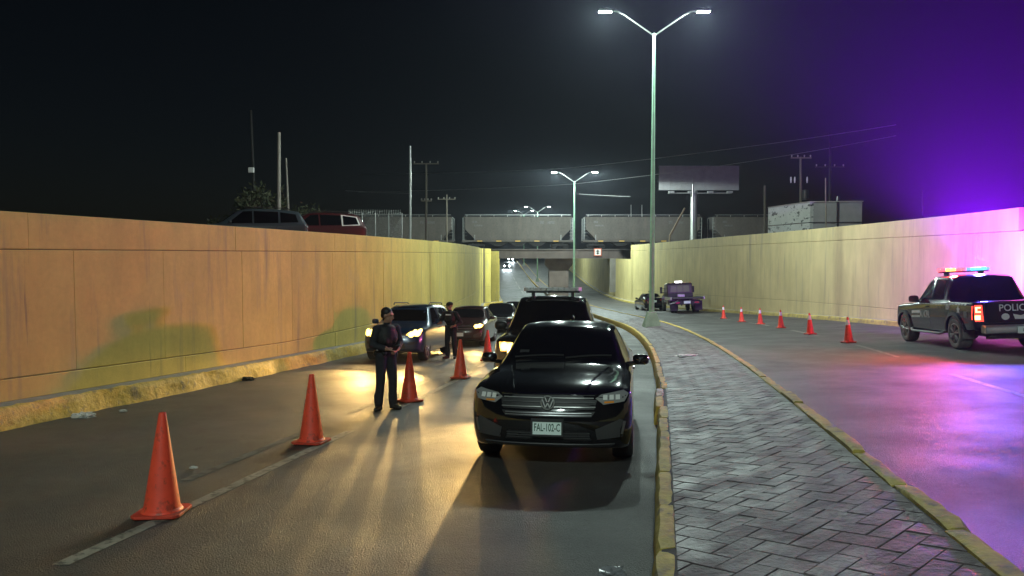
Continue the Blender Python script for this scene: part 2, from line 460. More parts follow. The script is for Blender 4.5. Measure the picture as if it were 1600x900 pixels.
def brick_geo(mb, q, mat):
    n = len(q); dz = random.uniform(-0.002, 0.002); tx, ty = random.uniform(-0.014, 0.014), random.uniform(-0.014, 0.014)
    cu = sum(p[0] for p in q)/n; cv = sum(p[1] for p in q)/n
    rings = []
    for pl, d in ((inset(q, 0.006), 0.0), (q, -0.004), (q, -0.05)):
        rings.append([(CX(v)+u, v, zmed(CX(v)+u, v) + d + dz + tx*(u-cu) + ty*(v-cv)) for u, v in pl])
    vs = rings[0] + rings[1] + rings[2]
    fs = [tuple(range(n))]
    for r in range(2):
        fs += [(r*n+i, (r+1)*n+i, (r+1)*n+(i+1) % n, r*n+(i+1) % n) for i in range(n)]
    mb.add(vs, fs, mat)
near = [b for b in bricks if b[0] > 3.3]
picked = near[:298]; ids = set(id(b) for b in picked)
for b in picked:
    mb = MB(); mat = random.choice(PAVE); brick_geo(mb, b[1], mat); mb.build('paving_stone', mat, median)
mb = MB()
for b in bricks:
    if id(b) not in ids: brick_geo(mb, b[1], random.choice(PAVE))
tag(mb.build('paving_stones_beyond', PAVE[0], median), kind='stuff')

def kerb_block(parent, xo, side, y0, y1, w, zin, zout, mat, jig=0.012, name='kerb_block', bulge=0.0, ny=None, top=None):
    """a length of kerb: outer face at xo(y), w wide to the inside, side = +1 when the inside lies to +x"""
    ny = ny or max(3, int((y1-y0)/0.14)); mb = MB(); vs = []
    rnd = random.uniform(-jig, jig); tp = random.uniform(-jig, jig) if top is None else top
    prof = [(0.012, None, -0.06), (0.004, 0.0, 0.02), (0.0, 0.5, 0), (0.012, 0.86, 0), (0.035, 1.0, 0), (w-0.02, 1.0, 0.0), (w, 0.93, 0), (w, 0.4, 0)]
    for i in range(ny + 1):
        y = y0 + (y1-y0)*i/ny
        end = 0.012 if i in (0, ny) else 0.0
        for k, (dx, h, ez) in enumerate(prof):
            x = xo(y) + side*(dx + rnd)
            zo = zout(y); zi = zin(y)
            z = zo + ez if h is None else zo + ez + (zi - zo)*h
            j = jig if k in (2, 3, 4, 5) else 0
            vs.append((x + side*(random.uniform(-j, j) + (end if k in (2, 3, 4) else 0)), y + random.uniform(-j, j)*0.3, z + random.uniform(-j, j)*0.5 + (tp if k >= 3 else 0) - (end if k >= 3 else 0)))
    n = len(prof); fs = []
    for i in range(ny):
        for k in range(n-1): fs.append((i*n+k, i*n+k+1, (i+1)*n+k+1, (i+1)*n+k))
    fs += [tuple(range(n)), tuple(range(ny*n+n-1, ny*n-1, -1))]
    mb.add(vs, fs, mat)
    return mb.build(name, mat, parent, smooth=True)
y = 0.5
while y < 60:
    ln = random.uniform(0.9, 1.15) if y < 25 else 2.4
    mat = KERBW if (y < 9.6 or 14 < y < 17) and random.random() < 0.75 else KERBY
    if 11.2 < y < 14.2 and random.random() < 0.7: mat = KERBWHITE
    off = -0.05 if 10 < y < 12.5 else (0.04 if 12.5 < y < 14 else 0)
    kerb_block(median, lambda q, off=off: CX(q) - MH + off, 1, y + 0.006, y + ln - 0.006, 0.155, lambda q: zmed(CX(q) - MH, q) + 0.02, zleft.__get__(0) if False else (lambda q: ZC(q) - 0.01), mat, 0.010)
    y += ln
y = 0.5
while y < 60:
    ln = random.uniform(0.9, 1.15) if y < 25 else 2.4
    mat = KERBW if random.random() < 0.6 and y < 14 else KERBY
    kerb_block(median, lambda q: CX(q) + MH, -1, y + 0.006, y + ln - 0.006, 0.155, lambda q: zmed(CX(q) + MH, q) + 0.015, lambda q: zright(CX(q) + MH, q) - 0.01, mat, 0.016 if y < 12 else 0.008)
    y += ln
for sd in (-1, 1):
    for a in range(60, 320, 20):
        kerb_block(median, (lambda q: CX(q) - MH) if sd < 0 else (lambda q: CX(q) + MH), -sd, a, a + 19.98, 0.16, lambda q: zmed(CX(q) + sd*MH, q) + 0.02, lambda q: zroad(CX(q) + sd*(MH+0.02), q) - 0.01, KERBY, 0.004, ny=10)

# ---- pavement ledges along the walls, with their rough yellow kerbs
def kedge_left(a, b, parent, ny, jig):
    mb = MB(); vs = []; fs = []; n = 9
    for i in range(ny + 1):
        y = a + (b-a)*i/ny; z0 = ZC(y)
        wob = 0.03*math.sin(y*1.9) + 0.02*math.sin(y*4.3+1)
        for k, (dx, dz) in enumerate(((0.06, -0.05), (0.045, 0.015), (0.02, 0.09), (0.0, 0.18), (-0.02, 0.26), (-0.05, 0.315), (-0.10, 0.325), (-0.26, 0.33), (-0.50, 0.33))):
            j = jig if 0 < k < 7 else 0
            vs.append((LK(y) + dx + wob*(1 if k < 5 else 0.3) + random.uniform(-j, j), y + random.uniform(-j, j), z0 + dz + random.uniform(-j, j)*0.6))
    for i in range(ny):
        for k in range(n-1): fs.append((i*n+k, i*n+k+1, (i+1)*n+k+1, (i+1)*n+k))
    kk = MB(); kk.add(vs, [f for q, f in enumerate(fs) if q % (n-1) < 6], KERBY); kk.add(vs, [f for q, f in enumerate(fs) if q % (n-1) >= 6], CONC)
    return kk.build('kerb', KERBY, parent, smooth=True)
ledge = tag(link('pavement_left', None), kind='structure')
kedge_left(-20, 30, ledge, 420, 0.017); kedge_left(30, 86, ledge, 120, 0.01); kedge_left(86, 230, ledge, 80, 0.004)
ledge = tag(link('pavement_right', None), kind='structure')
def kedge_right(a, b, ny, jig):
    mb = MB(); vs = []; n = 6
    for i in range(ny + 1):
        y = a + (b-a)*i/ny; z0 = zright(RK(y), y)
        for k, (dx, dz) in enumerate(((-0.03, -0.05), (-0.01, 0.10), (0.0, 0.17), (0.04, 0.20), (0.12, 0.205), (0.5, 0.21))):
            j = jig if 0 < k < 5 else 0
            vs.append((RK(y) + dx + random.uniform(-j, j), y, z0 + dz + random.uniform(-j, j)*0.6))
    fs = []; f2 = []
    for i in range(ny):
        for k in range(n-1): (fs if k < 4 else f2).append((i*n+k, i*n+k+1, (i+1)*n+k+1, (i+1)*n+k))
    mb.add(vs, fs, KERBW); mb.add(vs, f2, CONC)
    return mb.build('kerb', KERBW, ledge, smooth=True)
kedge_right(-10, 60, 200, 0.012); kedge_right(60, 230, 90, 0.005)

# ---- retaining walls, each panel its own piece
def wall(name, label, xf, inward, y0, y1, tiers, mat, step, back_top, base):
    """tiers: list of (z low (y), z high (y), panel length, y start, y end)"""
    t = thing(name, label, 'wall', (0, 0, 0))
    mb = MB(); ys = frange(y0, y1, 1.5); vs = []; fs = []
    for y in ys:
        for dx in (-0.014, -0.36):
            for z in (base(y) - 0.1, back_top(y)):
                vs.append((xf(y) + inward*dx, y, z))
    for i in range(len(ys)-1):
        a, b = i*4, i*4+4
        fs += [(a, b, b+1, a+1), (a+2, a+3, b+3, b+2), (a+1, b+1, b+3, a+3)]
    fs += [(0, 1, 3, 2), (len(vs)-4, len(vs)-2, len(vs)-1, len(vs)-3)]
    mb.add(vs, fs, JOINT); mb.build('backing', JOINT, t)
    for zl, zh, ln, a, b, nm in tiers:
        y = a
        while y < b - 0.05:
            l = min(ln * random.uniform(0.82, 1.2), b - y)
            if b - y - l < ln*0.4: l = b - y
            proud = random.uniform(-0.005, 0.007); g = 0.006
            vs = []; fs = []; seg = max(2, int(l/0.7))
            for i in range(seg + 1):
                q = y + g + (l - 2*g)*i/seg
                lo, hi = zl(q) + g, zh(q) - g
                e = 0.012
                xo = xf(q) + inward*proud
                thick = 0.36 if nm == 'coping_panel' else 0.05
                vs += [(xo - inward*thick, q, lo), (xo - inward*e, q, lo), (xo, q, lo + e), (xo, q, hi - e), (xo - inward*e, q, hi), (xo - inward*thick, q, hi)]
            for i in range(seg):
                for k in range(5): fs.append((i*6+k, i*6+k+1, i*6+k+7, i*6+k+6))
            fs += [tuple(range(5, -1, -1)), tuple(range(seg*6, seg*6+6))]
            mb = MB(); mb.add(vs, fs, mat); mb.build(nm, mat, t)
            y += l
    return t
lb = lambda y: ZC(y) + 0.32
def llow(y): return max(0.02 - 0.022*y, lb(y) + 0.35)
wall('retaining_wall', 'long yellow painted concrete retaining wall along the left road', LWX, 1, -20, 88,
     [(lb, llow, 4.6, -14, 88, 'base_panel'), (llow, lambda y: WT_L - 0.58, 2.5, -14, 88, 'wall_panel'), (lambda y: WT_L - 0.58, lambda y: WT_L, 4.9, -14, 88, 'coping_panel')],
     WALLP, 2.4, lambda y: WT_L - 0.03, lb)
rb = lambda y: zright(RK(y), y) + 0.19
def rlow(y): return max(0.75 - 0.035*y, rb(y) + 0.3)
wall('retaining_wall', 'long cream painted concrete retaining wall behind the police pickup on the right', RWX, -1, -8, 87,
     [(rb, rlow, 6.5, -8, 87, 'base_panel'), (rlow, lambda y: WTR(y) - 0.68, 5.2, -8, 87, 'wall_panel'), (lambda y: WTR(y) - 0.68, WTR, 8.5, 21.3, 87, 'coping_panel')],
     WALLR, 5, lambda y: WTR(y) - 0.70, rb)
wall('retaining_wall', 'yellow underpass wall on the left beneath and beyond the railway bridge', lambda y: LWX(max(y, 92)), 1, 90, 215,
     [(lb, lambda y: max(1.35, ZC(y)+0.9) if y < 114 else 2.3, 6.0, 90, 215, 'wall_panel')], WALLP, 6, lambda y: 1.3 if y < 113 else 2.25, lb)
wall('retaining_wall', 'yellow underpass wall on the right beneath and beyond the railway bridge', lambda y: RWX(y) + 0.05, -1, 87.2, 215,
     [(rb, lambda y: 1.35 if y < 114 else 2.5, 6.0, 87.2, 215, 'wall_panel')], WALLR, 6, lambda y: 1.3 if y < 113 else 2.45, rb)
# return wall where the left cutting narrows
t = thing('return_wall', 'narrow yellow wall end closing the left wall at the bridge', 'wall')
rw_ = (LWX(92) - LWX(86) + 0.3)/2
for k in range(2):
    x0 = LWX(86) - 0.3 + k*rw_
    mb = MB(); mb.box((x0, 89.3, ZC(89)), (x0 + rw_ - 0.02, 89.9, 2.3), WALLP); mb.build('wall_panel', WALLP, t, bevel=0.01)

# ---- railway bridge
BR0, BR1 = 100.0, 110.5
STEELB = M('brown_bridge_steel', (0.10, 0.075, 0.065), 0.7, var=[(0.8, 0.7, 1.2, (1, 1, 0.3))], bump=[(20, 0.2, 0.01)])
t = thing('railway_bridge', 'dark brown railway bridge crossing above the underpass', 'bridge', (5, BR0, 1.4))
def bb(name, a, b, mat, bev=0.0):
    m_ = MB(); m_.box((a[0]-5, a[1]-BR0, a[2]-1.4), (b[0]-5, b[1]-BR0, b[2]-1.4), mat); return m_.build(name, mat, t, bevel=bev)
bb('girder', (-16, BR0, 1.40), (26, BR0 + 0.5, 2.55), STEELB); bb('girder', (-16, BR1 - 0.5, 1.40), (26, BR1, 2.55), STEELB)
bb('girder_flange', (-16, BR0 - 0.22, 1.36), (26, BR0 + 0.1, 1.48), STEELB); bb('girder_flange', (-16, BR0 - 0.22, 2.50), (26, BR0 + 0.1, 2.60), STEELB)
for k in range(20): bb('stiffener', (-15 + k*2.0, BR0 - 0.14, 1.48), (-14.94 + k*2.0, BR0 + 0.02, 2.5), STEELB)
bb('deck', (-16, BR0 + 0.5, 2.2), (26, BR1 - 0.5, 2.62), CONC)
m_ = MB()
cx0 = CX(105)
m_.prism([(cx0-1.35-5, -6), (cx0+1.35-5, -6), (cx0+1.35-5, -1.6), (cx0+1.9-5, -0.9), (cx0+1.9-5, -0.02), (cx0-1.9-5, -0.02), (cx0-1.9-5, -0.9), (cx0-1.35-5, -1.6)], 2.2, 4.2, CONC, 'Y')
BPIER = M('stained_pier_concrete', (0.16, 0.125, 0.11), 0.8, var=[(0.7, 0.7, 1.2)])
m_.mats = [BPIER]; m_.build('pier', BPIER, t, bevel=0.04)
for k in range(9):
    x_ = 9.3 + k*0.55
    bb('abutment_fin', (x_ + 4.6 if False else 13.2 + 0.09*k, BR0 - 0.9, -3.2), (13.2 + 0.09*k + 0.05, BR0 - 0.6, 1.35), CONC)
sg = thing('clearance_sign', 'small square white warning sign with red border on the bridge girder', 'sign', at(934, 394, BR0 - 0.3))
m_ = MB(); m_.box((-0.5, 0.0, -0.5), (0.5, 0.04, 0.5), WHITEP); m_.build('board', WHITEP, sg)
SIGNR = M('sign_orange_red', (0.65, 0.12, 0.05), 0.5); m_ = MB()
for a, b in (((-0.5, -0.02, 0.40), (0.5, -0.005, 0.5)), ((-0.5, -0.02, -0.5), (0.5, -0.005, -0.40)), ((-0.5, -0.02, -0.40), (-0.40, -0.005, 0.40)), ((0.40, -0.02, -0.40), (0.5, -0.005, 0.40))): m_.box(a, b, SIGNR)
m_.build('border', SIGNR, sg)
m_ = MB(); m_.box((-0.07, -0.02, -0.26), (0.07, -0.005, 0.26), PLASTIC); m_.prism([(-0.24, 0.08), (0.24, 0.08), (0, 0.34)], -0.022, -0.008, PLASTIC, 'Y'); m_.prism([(-0.24, -0.08), (0.24, -0.08), (0, -0.34)], -0.022, -0.008, PLASTIC, 'Y'); m_.build('arrow', PLASTIC, sg)

# ---- street lamps: a tapered post on a pyramid footing, two arms, two heads
POLEG = M('pale_green_lamp_post', (0.36, 0.60, 0.44), 0.38, 0.25, var=[(3, 0.85, 1.08)])
FOOT = M('green_footing_concrete', (0.22, 0.28, 0.21), 0.8, var=[(3, 0.75, 1.15)])
def lamp(y, label, H=14.2, span=2.4, watt=LAMP_W):
    x = CX(y); zb = zmed(x, y) - 0.03
    t = thing('street_lamp', label, 'street lamp', (x, y, zb), group='double street lamps along the median')
    m_ = MB(); m_.add([(-0.42, -0.42, 0), (0.42, -0.42, 0), (0.42, 0.42, 0), (-0.42, 0.42, 0), (-0.20, -0.20, 0.72), (0.20, -0.20, 0.72), (0.20, 0.20, 0.72), (-0.20, 0.20, 0.72)],
        [(0, 3, 2, 1), (4, 5, 6, 7), (0, 1, 5, 4), (1, 2, 6, 5), (2, 3, 7, 6), (3, 0, 4, 7)], FOOT); m_.build('footing', FOOT, t, bevel=0.02)
    m_ = MB(); m_.box((-0.19, -0.19, 0.72), (0.19, 0.19, 0.75), GALV); m_.build('base_plate', GALV, t)
    m_ = MB(); m_.tube([(0, 0, 0.75), (0, 0, H)], [0.135, 0.062], POLEG, 16); m_.build('post', POLEG, t, smooth=True)
    for s in (-1, 1):
        m_ = MB(); m_.tube([(0, 0, H - 0.12), (s*0.2, 0, H + 0.02), (s*1.45, 0, H + 0.88), (s*1.75, 0, H + 1.02), (s*2.0, 0, H + 1.07)], 0.034, GALV, 8); m_.build('arm', GALV, t, smooth=True)
        m_ = MB(); m_.prism([(s*1.95, H+1.03), (s*2.0, H+1.13), (s*2.3, H+1.17), (s*2.68, H+1.13), (s*2.72, H+1.05), (s*2.68, H+1.03)], -0.15, 0.15, GREYPL, 'Y'); hd = m_.build('lamp_head', GREYPL, t, bevel=0.012)
        m_ = MB()
        m_.box((s*2.08 if s > 0 else -2.66, -0.12, H+1.005), (s*2.08 if s < 0 else 2.66, 0.12, H+1.027), LED); m_.build('led_panel', LED, hd)
        if watt:
            light('lamp_light', 'SPOT', watt, LAMP_C, t, (s*2.37, 0, H + 0.97), shadow_soft_size=0.16, spot_size=R(180), spot_blend=0.10)
    return t
lamp(36, 'tall double street lamp nearest the camera, on a pyramid footing in the median')
lamp(86, 'double street lamp standing just in front of the railway bridge', watt=LAMP_W*1.9)
lamp(150, 'small distant double street lamp showing its arms above the hopper wagon')
lamp(-14, 'double street lamp on the median behind the camera', watt=LAMP_W*0.95)
lamp(205, 'farthest double street lamp seen under the bridge', watt=LAMP_W*0.7)
# ================================================================== VEHICLES
def section(P, k):
    """half section from top centre to bottom centre; P = station values"""
    zt, wt, c, zb_, w, z0 = P
    p3 = (wt, zt - c); p5 = (w*0.965, zb_)
    pts = [(0, zt), (0.45*wt, zt - 0.12*c), (0.82*wt, zt - 0.48*c), p3,
           ((p3[0]+p5[0])/2 + 0.012*max(0, min(1, (p3[1]-p5[1])*3)), (p3[1]+p5[1])/2), p5,
           (w*0.99, zb_ - 0.07), (w, zb_ - (zb_-z0)*0.45), (w*0.99, z0 + 0.2), (w*0.955, z0 + 0.05), (w*0.88, z0), (0, z0)]
    return pts
def cr(pts, n):
    out = []
    for i in range(len(pts)-1):
        p0 = pts[max(i-1, 0)]; p1 = pts[i]; p2 = pts[i+1]; p3 = pts[min(i+2, len(pts)-1)]
        for k in range(n):
            t = k/n
            out.append(tuple(0.5*((2*p1[j]) + (-p0[j]+p2[j])*t + (2*p0[j]-5*p1[j]+4*p2[j]-p3[j])*t*t*0.9 + 0 + (-p0[j]+3*p1[j]-3*p2[j]+p3[j])*t**3) if False else
                       (1-t)*p1[j] + t*p2[j] + (t*(1-t))*0.22*((p1[j]-p0[j])-(p3[j]-p2[j]))*0.5 for j in range(2)))
    out.append(pts[-1]); return out
class Car:
    def __init__(s, root, st, paint, wheels=None, nose=0.10, tailb=0.05, ny=64):
        s.root = root; s.paint = paint
        ys = [q[0] for q in st]; F = [pchip(ys, [q[i] for q in st]) for i in range(1, 7)]
        L = ys[-1]; s.L = L
        st_y = sorted(set([L*i/ny for i in range(ny+1)] + ys + [0.02, 0.05, 0.09, L-0.02, L-0.05]))
        secs = []
        for y in st_y: secs.append((y, cr(section([f(y) for f in F], 0), 3)))
        y, p = secs[0]; zc = (p[0][1] + p[-1][1])/2
        front = [(-0.004*k, [(a*(1-0.25*k), zc + (b-zc)*(1-0.25*k)) for a, b in p]) for k in (3.6, 2.4, 1.2, 0.4)]
        y, p = secs[-1]; zc = (p[0][1] + p[-1][1])/2
        rear = [(L+0.004*k, [(a*(1-0.25*k), zc + (b-zc)*(1-0.25*k)) for a, b in p]) for k in (0.4, 1.2, 2.4, 3.6)]
        secs = front + secs + rear
        vs = []; n = None
        for y, p in secs:
            ring = p + [(-a, b) for a, b in p[-2:0:-1]]
            n = len(ring)
            for a, b in ring:
                q = y
                if y < 0.7:                             # rake of the nose and rounding in plan
                    f = (1 - max(y, 0)/0.7)**2
                    q = y + f*(nose*(max(0, (b - 0.52)/0.3)**1.5 + 0.6*max(0, (0.42 - b)/0.3)) + 0.26*(abs(a)/0.9)**3)
                if y > L - 0.5:
                    f = (1 - max(L - y, 0)/0.5)**2
                    q = y - f*(tailb*max(0, (0.5 - b)/0.3) + 0.10*(abs(a)/0.9)**4)
                vs.append((a, q, b))
        fs = []
        for i in range(len(secs)-1):
            for k in range(n): fs.append((i*n+k, (i+1)*n+k, (i+1)*n+(k+1) % n, i*n+(k+1) % n))
        fs += [tuple(range(n)), tuple(range(len(vs)-1, len(vs)-n-1, -1))]
        me = bpy.data.meshes.new('body'); me.from_pydata(vs, [], fs)
        bm = bmesh.new(); bm.from_mesh(me); bmesh.ops.recalc_face_normals(bm, faces=bm.faces); bm.to_mesh(me)
        s.bvh = BVHTree.FromBMesh(bm); bm.free()
        me.materials.append(paint); me.materials.append(PLASTIC)
        o = link('body', me, root); s.body = o
        if wheels:
            cut = []
            for wy, wr, hw in wheels['at']:
                for sd in (-1, 1):
                    m_ = MB(); m_.lathe([(0.0, sd*(hw-0.30)), (wr+0.055, sd*(hw-0.30)), (wr+0.055, sd*(hw+0.25)), (0.0, sd*(hw+0.25))], None, 28, 'X', (0, wy, wr), False)
                    c = m_.build('cutter', PLASTIC); bm = bmesh.new(); bm.from_mesh(c.data); bmesh.ops.remove_doubles(bm, verts=bm.verts, dist=1e-5)
                    bmesh.ops.recalc_face_normals(bm, faces=bm.faces); bm.to_mesh(c.data); bm.free(); cut.append(c)
                    md = o.modifiers.new('b', 'BOOLEAN'); md.operation = 'DIFFERENCE'; md.object = c; md.solver = 'EXACT'
            bpy.context.view_layer.update()
            dg = bpy.context.evaluated_depsgraph_get()
            nm = bpy.data.meshes.new_from_object(o.evaluated_get(dg))
            o.modifiers.clear(); o.data = nm; nm.name = 'body'
            for c in cut: bpy.data.objects.remove(c)
            if len(nm.materials) < 2: nm.materials.append(PLASTIC)
            for p in nm.polygons:
                for wy, wr, hw in wheels['at']:
                    if abs(math.hypot(p.center.y-wy, p.center.z-wr) - (wr+0.055)) < 0.012 and abs(p.normal.x) < 0.3 or (abs(abs(p.center.x) - (hw-0.30)) < 0.004 and math.hypot(p.center.y-wy, p.center.z-wr) < wr+0.06): p.material_index = 1
        smooth_mesh(o.data, 42)
    def hit(s, ax, a, b):
        o, d = {'F': ((a, -3, b), (0, 1, 0)), 'B': ((a, 12, b), (0, -1, 0)), 'L': ((3, a, b), (-1, 0, 0)), 'R': ((-3, a, b), (1, 0, 0)), 'T': ((a, b, 5), (0, 0, -1))}[ax]
        h = s.bvh.ray_cast(Vector(o), Vector(d))
        if h[0] is None:
            q = Vector({'F': (a, 0, b), 'B': (a, s.L, b), 'L': (0.9, a, b), 'R': (-0.9, a, b), 'T': (a, b, 1.2)}[ax])
            h = s.bvh.find_nearest(q)
        nrm = h[1]
        if nrm.dot(Vector(d)) > 0: nrm = -nrm
        return h[0], nrm
    def panel(s, name, ax, poly, mat, off=0.004, grid=0.08, parent=None, sink=0.012, label=None):
        bm = bmesh.new()
        vv = [bm.verts.new((a, b, 0)) for a, b in poly]; bm.faces.new(vv)
        for i in (0, 1):
            lo = min(p[i] for p in poly); hi = max(p[i] for p in poly); q = lo + grid
            while q < hi - grid*0.3:
                nrm = (1, 0, 0) if i == 0 else (0, 1, 0); co = (q, 0, 0) if i == 0 else (0, q, 0)
                bmesh.ops.bisect_plane(bm, geom=bm.verts[:]+bm.edges[:]+bm.faces[:], plane_co=co, plane_no=nrm); q += grid
        nor = {}
        bd = [e for e in bm.edges if e.is_boundary]
        for v in bm.verts:
            loc, nm = s.hit(ax, v.co.x, v.co.y); v.co = loc + nm*off; nor[v] = nm
        ex = bmesh.ops.extrude_edge_only(bm, edges=bd)
        nv = [g for g in ex['geom'] if isinstance(g, bmesh.types.BMVert)]
        for v in nv:
            nm = s.bvh.find_nearest(v.co)[1]; v.co = v.co - nm*(off + sink)
        bmesh.ops.recalc_face_normals(bm, faces=bm.faces)
        d = {'F': Vector((0, -1, 0)), 'B': Vector((0, 1, 0)), 'L': Vector((1, 0, 0)), 'R': Vector((-1, 0, 0)), 'T': Vector((0, 0, 1))}[ax]
        big = max(bm.faces, key=lambda f: f.calc_area())
        if big.normal.dot(d) < 0: bmesh.ops.reverse_faces(bm, faces=bm.faces)
        o = from_bm(name, bm, mat, parent or s.root, smooth=True)
        if label: o['label'] = label
        return o
    def letters(s, txt, ax, c, size, mat, squeeze=1.0, off=0.006, parent=None, name='lettering'):
        vs, fs = text_bm(txt, size, squeeze); sg = {'F': 1, 'L': 1, 'R': -1, 'B': -1}[ax]
        out = []
        for a, b in vs:
            loc, nm = s.hit(ax, c[0] + sg*a, c[1] + b); out.append(loc + nm*off)
        m_ = MB(); m_.add(out, fs, mat); return m_.build(name, mat, parent or s.root)
    def both(s, name, poly, mat, **k):
        return [s.panel(name, ax, poly, mat, **k) for ax in ('L', 'R')]
    def wheel(s, y, r, hw, width=0.22, spokes=5, rim=ALLOY, tyre=RUBBER, twist=0.0):
        for sd in (-1, 1):
            xo = sd*(hw - 0.02); w = width; k = r
            m_ = MB()
            m_.lathe([(k*0.66, 0), (k*0.70, 0.008), (k*0.86, 0.014), (k*0.96, -0.004), (k, -0.03), (k, -w*0.5), (k, -w+0.03), (k*0.95, -w), (k*0.66, -w)], tyre, 32, 'X')
            for v in range(len(m_.v)): m_.v[v] = (m_.v[v][0]*sd, m_.v[v][1], m_.v[v][2])
            t = m_.build('wheel', tyre, s.root, smooth=True); t.location = (xo, y, r)
            m_ = MB()
            m_.lathe([(k*0.67, 0.0), (k*0.63, 0.004), (k*0.60, -0.02), (k*0.60, -w*0.7)], rim, 28, 'X')
            for q in range(spokes):
                a0 = 2*math.pi*q/spokes + twist
                for da in (-0.16, 0.16):
                    p0 = (-0.012, k*0.10*math.cos(a0), k*0.10*math.sin(a0)); p1 = (-0.008, k*0.62*math.cos(a0+da), k*0.62*math.sin(a0+da))
                    m_.tube([p0, p1], [k*0.075, k*0.055], rim, 6)
            m_.lathe([(0, 0.0), (k*0.10, -0.002), (k*0.13, -0.02)], rim, 16, 'X')
            m_.lathe([(0.0, -w*0.5), (k*0.6, -w*0.5)], PLASTIC, 20, 'X')
            for v in range(len(m_.v)): m_.v[v] = (m_.v[v][0]*sd, m_.v[v][1], m_.v[v][2])
            m_.build('rim', rim, t, smooth=True)
    def mirror(s, y, z, x, mat, size=(0.10, 0.07), glass=True):
        for sd in (-1, 1):
            m_ = MB(); sx, sz = size
            prof = [(0.0, -0.07), (0.55, -0.06), (0.85, -0.03), (1.0, 0.02), (0.98, 0.06), (0.0, 0.06)]
            vs = []; fs = []; n = 14
            for r_, d in prof:
                for k in range(n):
                    a = 2*math.pi*k/n; ca, sa = math.cos(a), math.sin(a)
                    ex = lambda c: math.copysign(abs(c)**0.65, c)
                    vs.append((sd*(x + 0.10) + ex(ca)*sx*r_, y + d, z + ex(sa)*sz*r_))
            for i in range(len(prof)-1):
                for k in range(n): fs.append((i*n+k, i*n+(k+1) % n, (i+1)*n+(k+1) % n, (i+1)*n+k))
            m_.add(vs, fs, mat)
            m_.tube([(sd*(x - 0.08), y - 0.01, z - sz*0.9), (sd*(x + 0.05), y, z - sz*0.5)], [0.035, 0.025], mat, 8)
            m_.build('mirror', mat, s.root, smooth=True)
    def seam(s, pts, ax='LR', w=0.008, mat=PLASTIC, name='door_seam'):
        for a in ax:
            m_ = MB()
            for i in range(len(pts)-1):
                (y0, z0), (y1, z1) = pts[i], pts[i+1]; n = max(1, int(math.hypot(y1-y0, z1-z0)/0.1))
                dx, dy = y1-y0, z1-z0; l = math.hypot(dx, dy); nx, ny_ = -dy/l*w/2, dx/l*w/2; vs = []
                for k in range(n+1):
                    t = k/n
                    for sg in (-1, 1):
                        loc, nm = s.hit(a, y0+dx*t+nx*sg, z0+dy*t+ny_*sg); vs.append(loc + nm*0.002)
                m_.add(vs, [(2*k, 2*k+1, 2*k+3, 2*k+2) for k in range(n)], mat)
            m_.build(name, mat, s.root)
def plate(parent, loc, txt, rot=(0, 0, 0), w=0.31, h=0.155, frame=True, back=False):
    m_ = MB(); m_.box((-w/2, -0.006, -h/2), (w/2, 0.006, h/2), PLATEW); o = m_.build('licence_plate', PLATEW, parent); o.location = loc; o.rotation_euler = rot
    if frame:
        m_ = MB(); f = 0.016
        for a, b in (((-w/2-f, -0.014, h/2-0.018), (w/2+f, 0.012, h/2+f)), ((-w/2-f, -0.014, -h/2-f), (w/2+f, 0.012, -h/2+0.004)), ((-w/2-f, -0.014, -h/2+0.004), (-w/2+0.003, 0.012, h/2-0.018)), ((w/2-0.003, -0.014, -h/2+0.004), (w/2+f, 0.012, h/2-0.018))): m_.box(a, b, PLASTIC)
        m_.build('plate_frame', PLASTIC, o)
    vs, fs = text_bm(txt, h*0.72, 0.56)
    m_ = MB(); m_.add([(a, -0.009, b - h*0.02) for a, b in vs], fs, PLATEG); m_.build('lettering', PLATEG, o)
    return o
def beams(root, xs, y, z, watt=HEAD_W, col=HEAD_C, ang=26, down=9.5, blend=0.6, rad=0.06):
    for x in xs:
        o = light('headlight_beam', 'SPOT', watt, col, root, (x, y - 0.10, z), rot=(R(90 - down), 0, R(180)), spot_size=R(ang), spot_blend=blend, shadow_soft_size=rad)
        o.scale = (2.0, 1, 1)
        light('headlight_glow', 'SPOT', watt*0.10, col, root, (x, y - 0.06, z), rot=(R(90), 0, R(180)), spot_size=R(120), spot_blend=1.0, shadow_soft_size=rad)
def discs(car, name, ax, cs, r, mat, off=0.012, parent=None):
    for (a, b) in cs:
        car.panel(name, ax, [(a + r*math.cos(2*math.pi*k/14), b + r*math.sin(2*math.pi*k/14)) for k in range(14)], mat, off, r*0.9, parent)
def mir(poly): return [(-a, b) for a, b in reversed(poly)]

